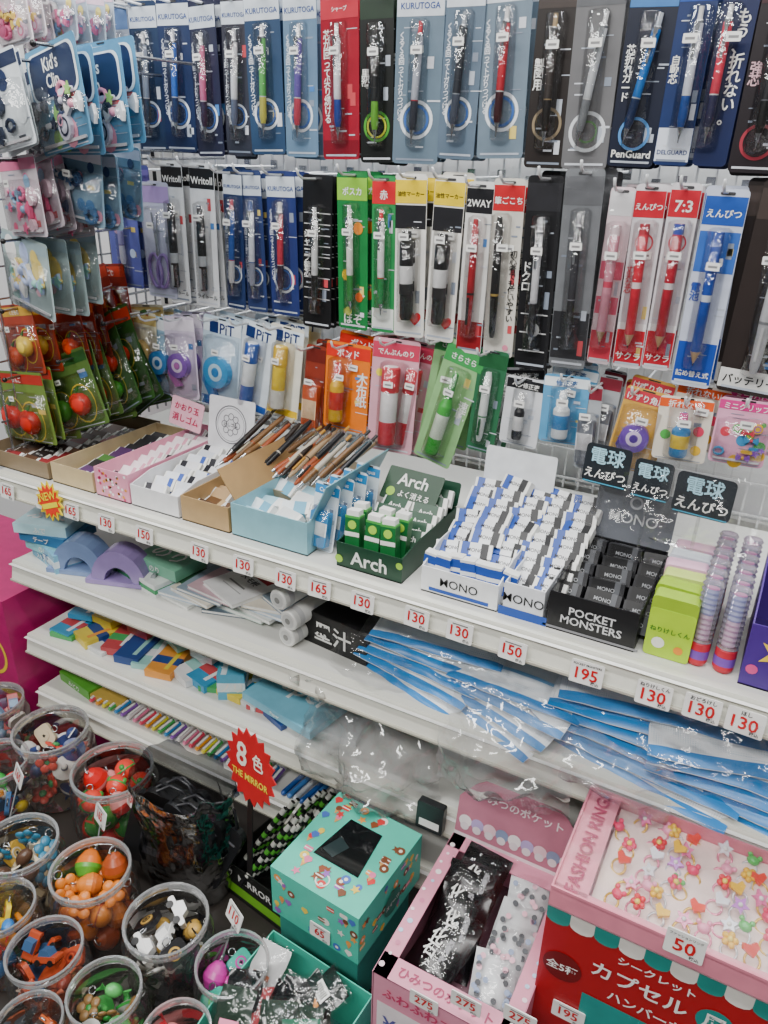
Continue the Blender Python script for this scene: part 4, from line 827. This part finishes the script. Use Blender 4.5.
def tealbox():
    w,d,h=.14,.155,.085; b=B(); b.box((0,d/2,h/2),(w,d,h),TEAL); scatter(b,-w*.46,.008,w*.46,h-.01,26,-.0004,.006)
    T=Matrix.Translation((0,0,h))@Matrix.Rotation(math.radians(-90),4,'X'); b.X=T; scatter(b,-w*.45,.008,w*.45,d-.008,60,-.0005,.0065,(-.042,.04,.042,.125))
    b.X=Matrix.Translation((w/2,d/2,0))@Matrix.Rotation(math.radians(90),4,'Z'); scatter(b,-d*.45,.008,d*.45,h-.01,26,-.0004,.006)
    b.flat(circ(0,.035,.02,20),-.002,mat('#2a7a68')); b.text('スイーツ',0,.035,.032,.014,W,-.0026)
    b.X=Matrix.Identity(4)
    wn=B(); wn.X=T; wn.prism([(-.036,.048),(.036,.048),(.026,.122),(-.026,.122)],-.0012,-.0004,mat('#121416',.08))
    wn.prism([(-.03,.06),(-.01,.055),(-.0,.08),(-.02,.09)],-.0016,-.0012,mat('#2c3a3c',.1)); wn.ring(0,.02,.01,.008,mat('#f0f0e8'),-.0008)
    return [('carton',b),('window',wn,'dark glossy film window')]
pA=hz(268,868,.652); 
put('teal_gift_box',tealbox(),TM((pA.x+.07,pA.y,.566),rz=-4,rx=0),'mint green carton printed with sweets and a dark window','box')
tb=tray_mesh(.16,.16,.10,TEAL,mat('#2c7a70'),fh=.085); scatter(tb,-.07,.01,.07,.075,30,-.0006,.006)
put('teal_display_tray',[('tray',tb)],TM((-.375,.385,.455),rz=-4),'open mint green carton printed with sweets','display box')
b=B(); b.box((0,0,.056),(.13,.13,.112),mat('#3a9a8c')); put('lower_carton',b,TM((pA.x+.07,pA.y+.08,.4505),rz=-4),'green carton supporting the mint gift box','box')
bagc=['#1c2624','#2a3a30','#a83a40','#c8c8c8','#2a6a50','#101416']
for i in range(20):
    b=B(); s_=i*1.3; b.sheet(.045,.05,8,8,lambda x,z,u,v:(x+.002*noise.noise(Vector((z*80,s_,0))),-.008*math.sin(math.pi*u)*math.sin(math.pi*v)+.005*noise.noise(Vector((x*60,z*60,s_))),z-.025),mat(bagc[i%6],.15))
    b.rect(-.012,-.016,.012,-.010,random.choice(CN),-.0125)
    b2=B(); b2.sheet(.052,.058,8,8,lambda x,z,u,v:(x,-.011*math.sin(math.pi*u)*math.sin(math.pi*v)-.002+.005*noise.noise(Vector((x*60,z*60,s_+9))),z-.029),THIN)
    b3=B(); b3.rect(-.012,-.008,.012,.008,W,-.013)
    for k_ in range(7): b3.rect(-.009+.0028*k_,-.005,-.0078+.0028*k_,.005,K,-.0134)
    put('small_bag',[('contents',b),('film',b2)]+([('barcode_label',b3,'white barcode label')] if i%4==0 else []),TM((-.375+rnd(-.05,.05),.40+rnd(0,.12),.545+rnd(-.008,.016)),rz=rnd(-50,50),rx=rnd(-75,-45)),'small clear bag with dark candy-like toy'+(' and barcode label' if i%4==0 else ''),'toy','small bags in the mint tray')
tag('65',TM((-.375,pA.y-.0035,.585),rz=-4,rx=-2),w=.032,h=.024)
# ---------------- pink box
def pinkbox():
    w,d,h=.165,.225,.2; PK=mat('#e294ac',.4,var=.04); WH='#f4e8ec'
    b=B(); t=.002
    b.box((0,.001,h/2),(w,t,h),PK); b.box((0,d,h/2),(w,t,h),PK)
    for s in(-1,1): b.box((s*w/2,d/2,h/2),(t,d,h),PK)
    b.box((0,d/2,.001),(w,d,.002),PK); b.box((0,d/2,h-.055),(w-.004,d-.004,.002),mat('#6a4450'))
    for c,dm_ in (((0,.014,h),(w,.028,.002)),((0,d-.012,h),(w,.024,.002)),((-w/2+.009,d/2,h),(.018,d,.002)),((w/2-.009,d/2,h),(.018,d,.002))): b.box(c,dm_,PK)
    b.rect(-w*.46,.02,w*.46,h*.78,WH,-.0006); b.text('ふわふわコットン',0,h*.88,w*.85,.016,'#c83a68',-.0012)
    b.text('¥63',-w*.28,h*.62,.05,.022,'#5a5aa0',-.0014); b.text('マスコット',0,h*.42,w*.8,.024,'#d85888',-.0014)
    for i in range(10): b.flat(circ(rnd(-.07,.07),rnd(.03,h*.65),.006,12),-.001-.00002*i,mat(random.choice(['#f0c0d0','#c8b8e8','#b8e0f0'])))
    b.X=Matrix.Translation((0,0,h+.001))@Matrix.Rotation(math.radians(-90),4,'X')
    for i in range(26): b.flat(circ(-w/2+.006+(i%2)*(w-.012)+rnd(-.003,.003),.012+i*.008,rnd(.002,.004),10),-.0008,mat(random.choice(['#f8e0e8','#c0d8f0','#f8f0f0','#d880a0'])))
    b.text('ひみつのポケット',0,.014,w*.8,.014,'#a83a60',-.001); b.X=Matrix.Identity(4)
    q=B(); q.X=Matrix.Translation((0,d,h))@Matrix.Rotation(math.radians(-10),4,'X')
    pts=[(-w/2,0),(w/2,0),(w/2,.06),(w*.38,.085),(w*.3,.095),(-w*.3,.095),(-w*.38,.085),(-w/2,.06)]
    q.prism(pts,0,.0015,mat('#c07c90',.45)); q.text('ひみつのポケット',0,.072,w*.7,.016,'#f4e8ec',-.001)
    for i in range(9): q.flat(circ(-w*.42+i*w*.105,.026,.009,16),-.0008-.00001*i,mat(['#f4f0f0','#b8a8d8','#f0d0d8','#8898b8'][i%4])); q.flat(circ(-w*.42+i*w*.105,.018,.006,12),-.0012,mat('#e8e0e4'))
    q.rect(-w*.5,.0,w*.5,.006,'#f4e8ec',-.0006)
    return [('carton',b),('lid',q,'raised dusty pink lid with rounded corners')]
PKX,PKY,PKZ=-.182,.5,.465
put('pink_display_box',pinkbox(),TM((PKX,PKY,PKZ),rz=0,rx=0),'pink carton with open window and raised lid','display box')
def bagmesh(wc,s_,w_,h_):
    b=B(); b.sheet(w_,h_,10,14,lambda x,z,u,v:(x,-.012*math.sin(math.pi*u)*abs(math.sin(math.pi*v))**.5+.003*noise.noise(Vector((x*50,z*50,s_))),z-h_/2),mat('#dfe2e4' if wc else '#0c0c0e',.2))
    if wc:
        for k_ in range(22): b.flat(circ(rnd(-.4,.4)*w_,rnd(-.4,.4)*h_,.0035,8),-.0158,mat(random.choice(['#8898b8','#e8b0c0','#30343c','#30343c'])))
    else:
        b.text('化石',-.006,.005,.018,.036,W,-.0155,vert=True); b.text('恐竜発掘',.012,.004,.008,.05,'#a8a8ac',-.0153,vert=True)
    b2=B(); b2.sheet(w_*1.1,h_*1.15,10,14,lambda x,z,u,v:(x,-.0165*abs(math.sin(math.pi*u))**.6*abs(math.sin(math.pi*v))**.5+.003*noise.noise(Vector((x*70,z*70,s_+5))),z-h_*.575),THIN)
    return [('contents',b),('film',b2)]
for i in range(4):
    put('small_bag',bagmesh(False,i*2.3,.062,.10),TM((PKX-.036+.008*(i%2),PKY+.08+i*.03,PKZ+.165+.007*i),rz=rnd(-20,14),rx=-64+rnd(-8,6)),'small black bag with white lettering','toy','small bags in the pink box')
for i in range(4):
    put('small_bag',bagmesh(True,i*1.3+30,.05,.08),TM((PKX+.036+.004*(i%2),PKY+.07+i*.034,PKZ+.165+.005*i),rz=rnd(-22,22),rx=-64+rnd(-8,6)),'small white spotted bag in the pink carton','toy','small bags in the pink box')
for px,py,n in ((424,1002,'275'),(466,1003,'275'),(520,1018,'275')):
    p=hy(px,py,PKY-.0016); tag(n,TM((p.x,PKY-.0026,p.z)),w=.034,h=.022)
b=B(); b.prism(rrect(-.02,0,.02,.045,.003),-.006,.006,'#2a2c2e'); b.rect(-.015,.006,.015,.018,W,-.0064); p=hy(432,825,.735); put('dark_packet',b,TM((p.x,.728,p.z),rx=-5),'dark small packet with white label leaning by the shelf','package')
# ---------------- red box and ring box
RX0=-.10; RW=.30; RXC=RX0+RW/2; RY=.575
RED=mat('#a8161e',.35,var=.04)
b=B(); b.box((0,.075,.174),(RW,.15,.348),RED); hh=.348
for i in range(12):
    x0=-RW/2+i*RW/12; c='#1e8f86' if i%2==0 else '#e8e4dc'
    pts=[(x0,hh-.002),(x0,hh-.018)]+[(x0+RW/24-RW/24*math.cos(a*math.pi/6),hh-.018-.008*math.sin(a*math.pi/6)) for a in range(7)]+[(x0+RW/12,hh-.002)]
    b.flat(pts,-.0006,mat(c))
b.flat(circ(-.125,hh-.085,.021,24),-.0008,mat('#701014')); b.text('全5種',-.125,hh-.085,.034,.014,W,-.0014)
b.text('シークレット',-.035,hh-.036,.085,.012,W,-.0012); b.text('カプセル',-.048,hh-.062,.095,.03,W,-.0012); b.flat(circ(.025,hh-.062,.018,20),-.0009,mat('#1a8a84')); b.text('風',.025,hh-.062,.024,.022,W,-.0014)
b.text('ハンバーガー',-.03,hh-.092,.11,.014,W,-.0012); b.rect(-.10,.02,.14,hh-.108,'#1f8f88',-.0008); b.ring(0,.09,.05,.044,mat('#f0e0c0'),-.001)
put('red_display_box',b,TM((RXC,RY,.452)),'red carton with scalloped awning print and white lettering','box')
RZ=.801
w,d,h=.298,.152,.03
b=tray_mesh(w,d,h,mat('#e88ca0',.35),mat('#eec6d0'),t=.002)
b.box((-w/2+.018,d/2,h*.85),(.036,d-.004,.002),mat('#ee98aa')); b.box((0,.005,h*.85),(w-.004,.010,.002),mat('#ee98aa'))
b.box((.018,d/2+.004,.012),(w-.04,d-.014,.004),mat('#f2dcd6'))
b.X=Matrix.Translation((0,0,h*.9+.001))@Matrix.Rotation(math.radians(-90),4,'X'); b.text('FASHION RINGS',-w/2+.019,d/2,d*.95,.016,'#b04868',-.0008,rot=math.pi/2); b.X=Matrix.Identity(4)
c=B(); c.box((0,d/2,h+.004),(w,d,.0008),clear(amt=.06,bump=.15,scale=12))
put('ring_display_box',[('tray',b),('clear_cover',c,'clear plastic cover sheet')],TM((RXC,RY-.005,RZ),rx=2),'pink tray displaying toy rings with lettered margin','display box')
rc=['#e83a6a','#f0c030','#e8e8f0','#f07ab0','#58c060','#e03040','#e84030','#c878d8','#f8a0c0']
def toyring(i):
    s=B(); s.tube([(.0075*math.cos(a*math.pi/8),0,.008+.0075*math.sin(a*math.pi/8)) for a in range(17)],.0012,mat(['#e8c050','#d8d8dc','#f090b0'][i%3],.2,.3))
    o=B(); c=mat(rc[i%9],.2); k=i%4
    if k==0: o.ball((0,-.002,.0175),.0065,c,10,1,.7,.8); o.ball((-.005,-.002,.023),.0028,c,8); o.ball((.005,-.002,.023),.0028,c,8)
    elif k==1:
        for a in range(5): o.ball((.005*math.cos(a*1.257),-.002,.018+.005*math.sin(a*1.257)),.0034,c,8)
        o.ball((0,-.004,.018),.003,mat('#f8e060',.2),8)
    elif k==2: o.prism([(0,.011),(.008,.019),(.006,.024),(.001,.022),(0,.021),(-.001,.022),(-.006,.024),(-.008,.019)],-.005,.0,c)
    else: o.prism(star(0,.018,.0045,.009,5),-.004,0,c); o.ball((0,-.004,.018),.0025,mat(W,.2),8)
    return bake([('band',s),('ornament',o)])
tr=[toyring(i) for i in range(12)]
RN=['pink','yellow','white','rose','green','deep red','red','lilac','pale pink']
for j in range(6):
    for i in range(10):
        q=(i*5+j*3)%12
        put('toy_ring',tr[q],TM((RXC-w/2+.052+i*.0235+(.006 if j%2 else 0)+rnd(-.002,.002),RY+.010+j*.0225,RZ+.015),rz=rnd(-50,50),rx=-62+rnd(-20,20)),'tiny toy ring with %s ornament'%RN[q%9],'toy ring','toy rings in the pink tray')
p=hy(684,950,RY-.012); tag('50',TM((p.x,RY-.0075,p.z),rx=-4),w=.036,h=.03,top='ファッションリング')
p=hy(568,1014,RY-.002); tag('195',TM((p.x,RY-.0022,p.z)),w=.036,h=.024)
# ---------------------------------------------------------------- lights
def area(loc,rot,sx,sy,e,col=(1,1,1)):
    l=bpy.data.lights.new('ceiling_or_fill_light','AREA'); l.shape='RECTANGLE'; l.size=sx; l.size_y=sy; l.energy=e; l.color=col
    o=bpy.data.objects.new('ceiling_or_fill_light',l); COL.objects.link(o); o.location=loc; o.rotation_euler=[math.radians(a) for a in rot]
area((-.5,-.75,2.5),(32,0,0),2.4,.2,44,(1,.985,.96))
area((-.5,.2,2.55),(8,0,0),2.4,.1,28,(1,.985,.965))
area((-.4,1.13,2.15),(0,0,0),1.6,.1,17,(.96,.98,1))  # added fill strip below the ceiling, brightens the wall behind the hanging packs
wd=bpy.data.worlds.new('world'); bpy.context.scene.world=wd; wd.use_nodes=True
wd.node_tree.nodes['Background'].inputs[0].default_value=(.96,.97,1,1); wd.node_tree.nodes['Background'].inputs[1].default_value=.14
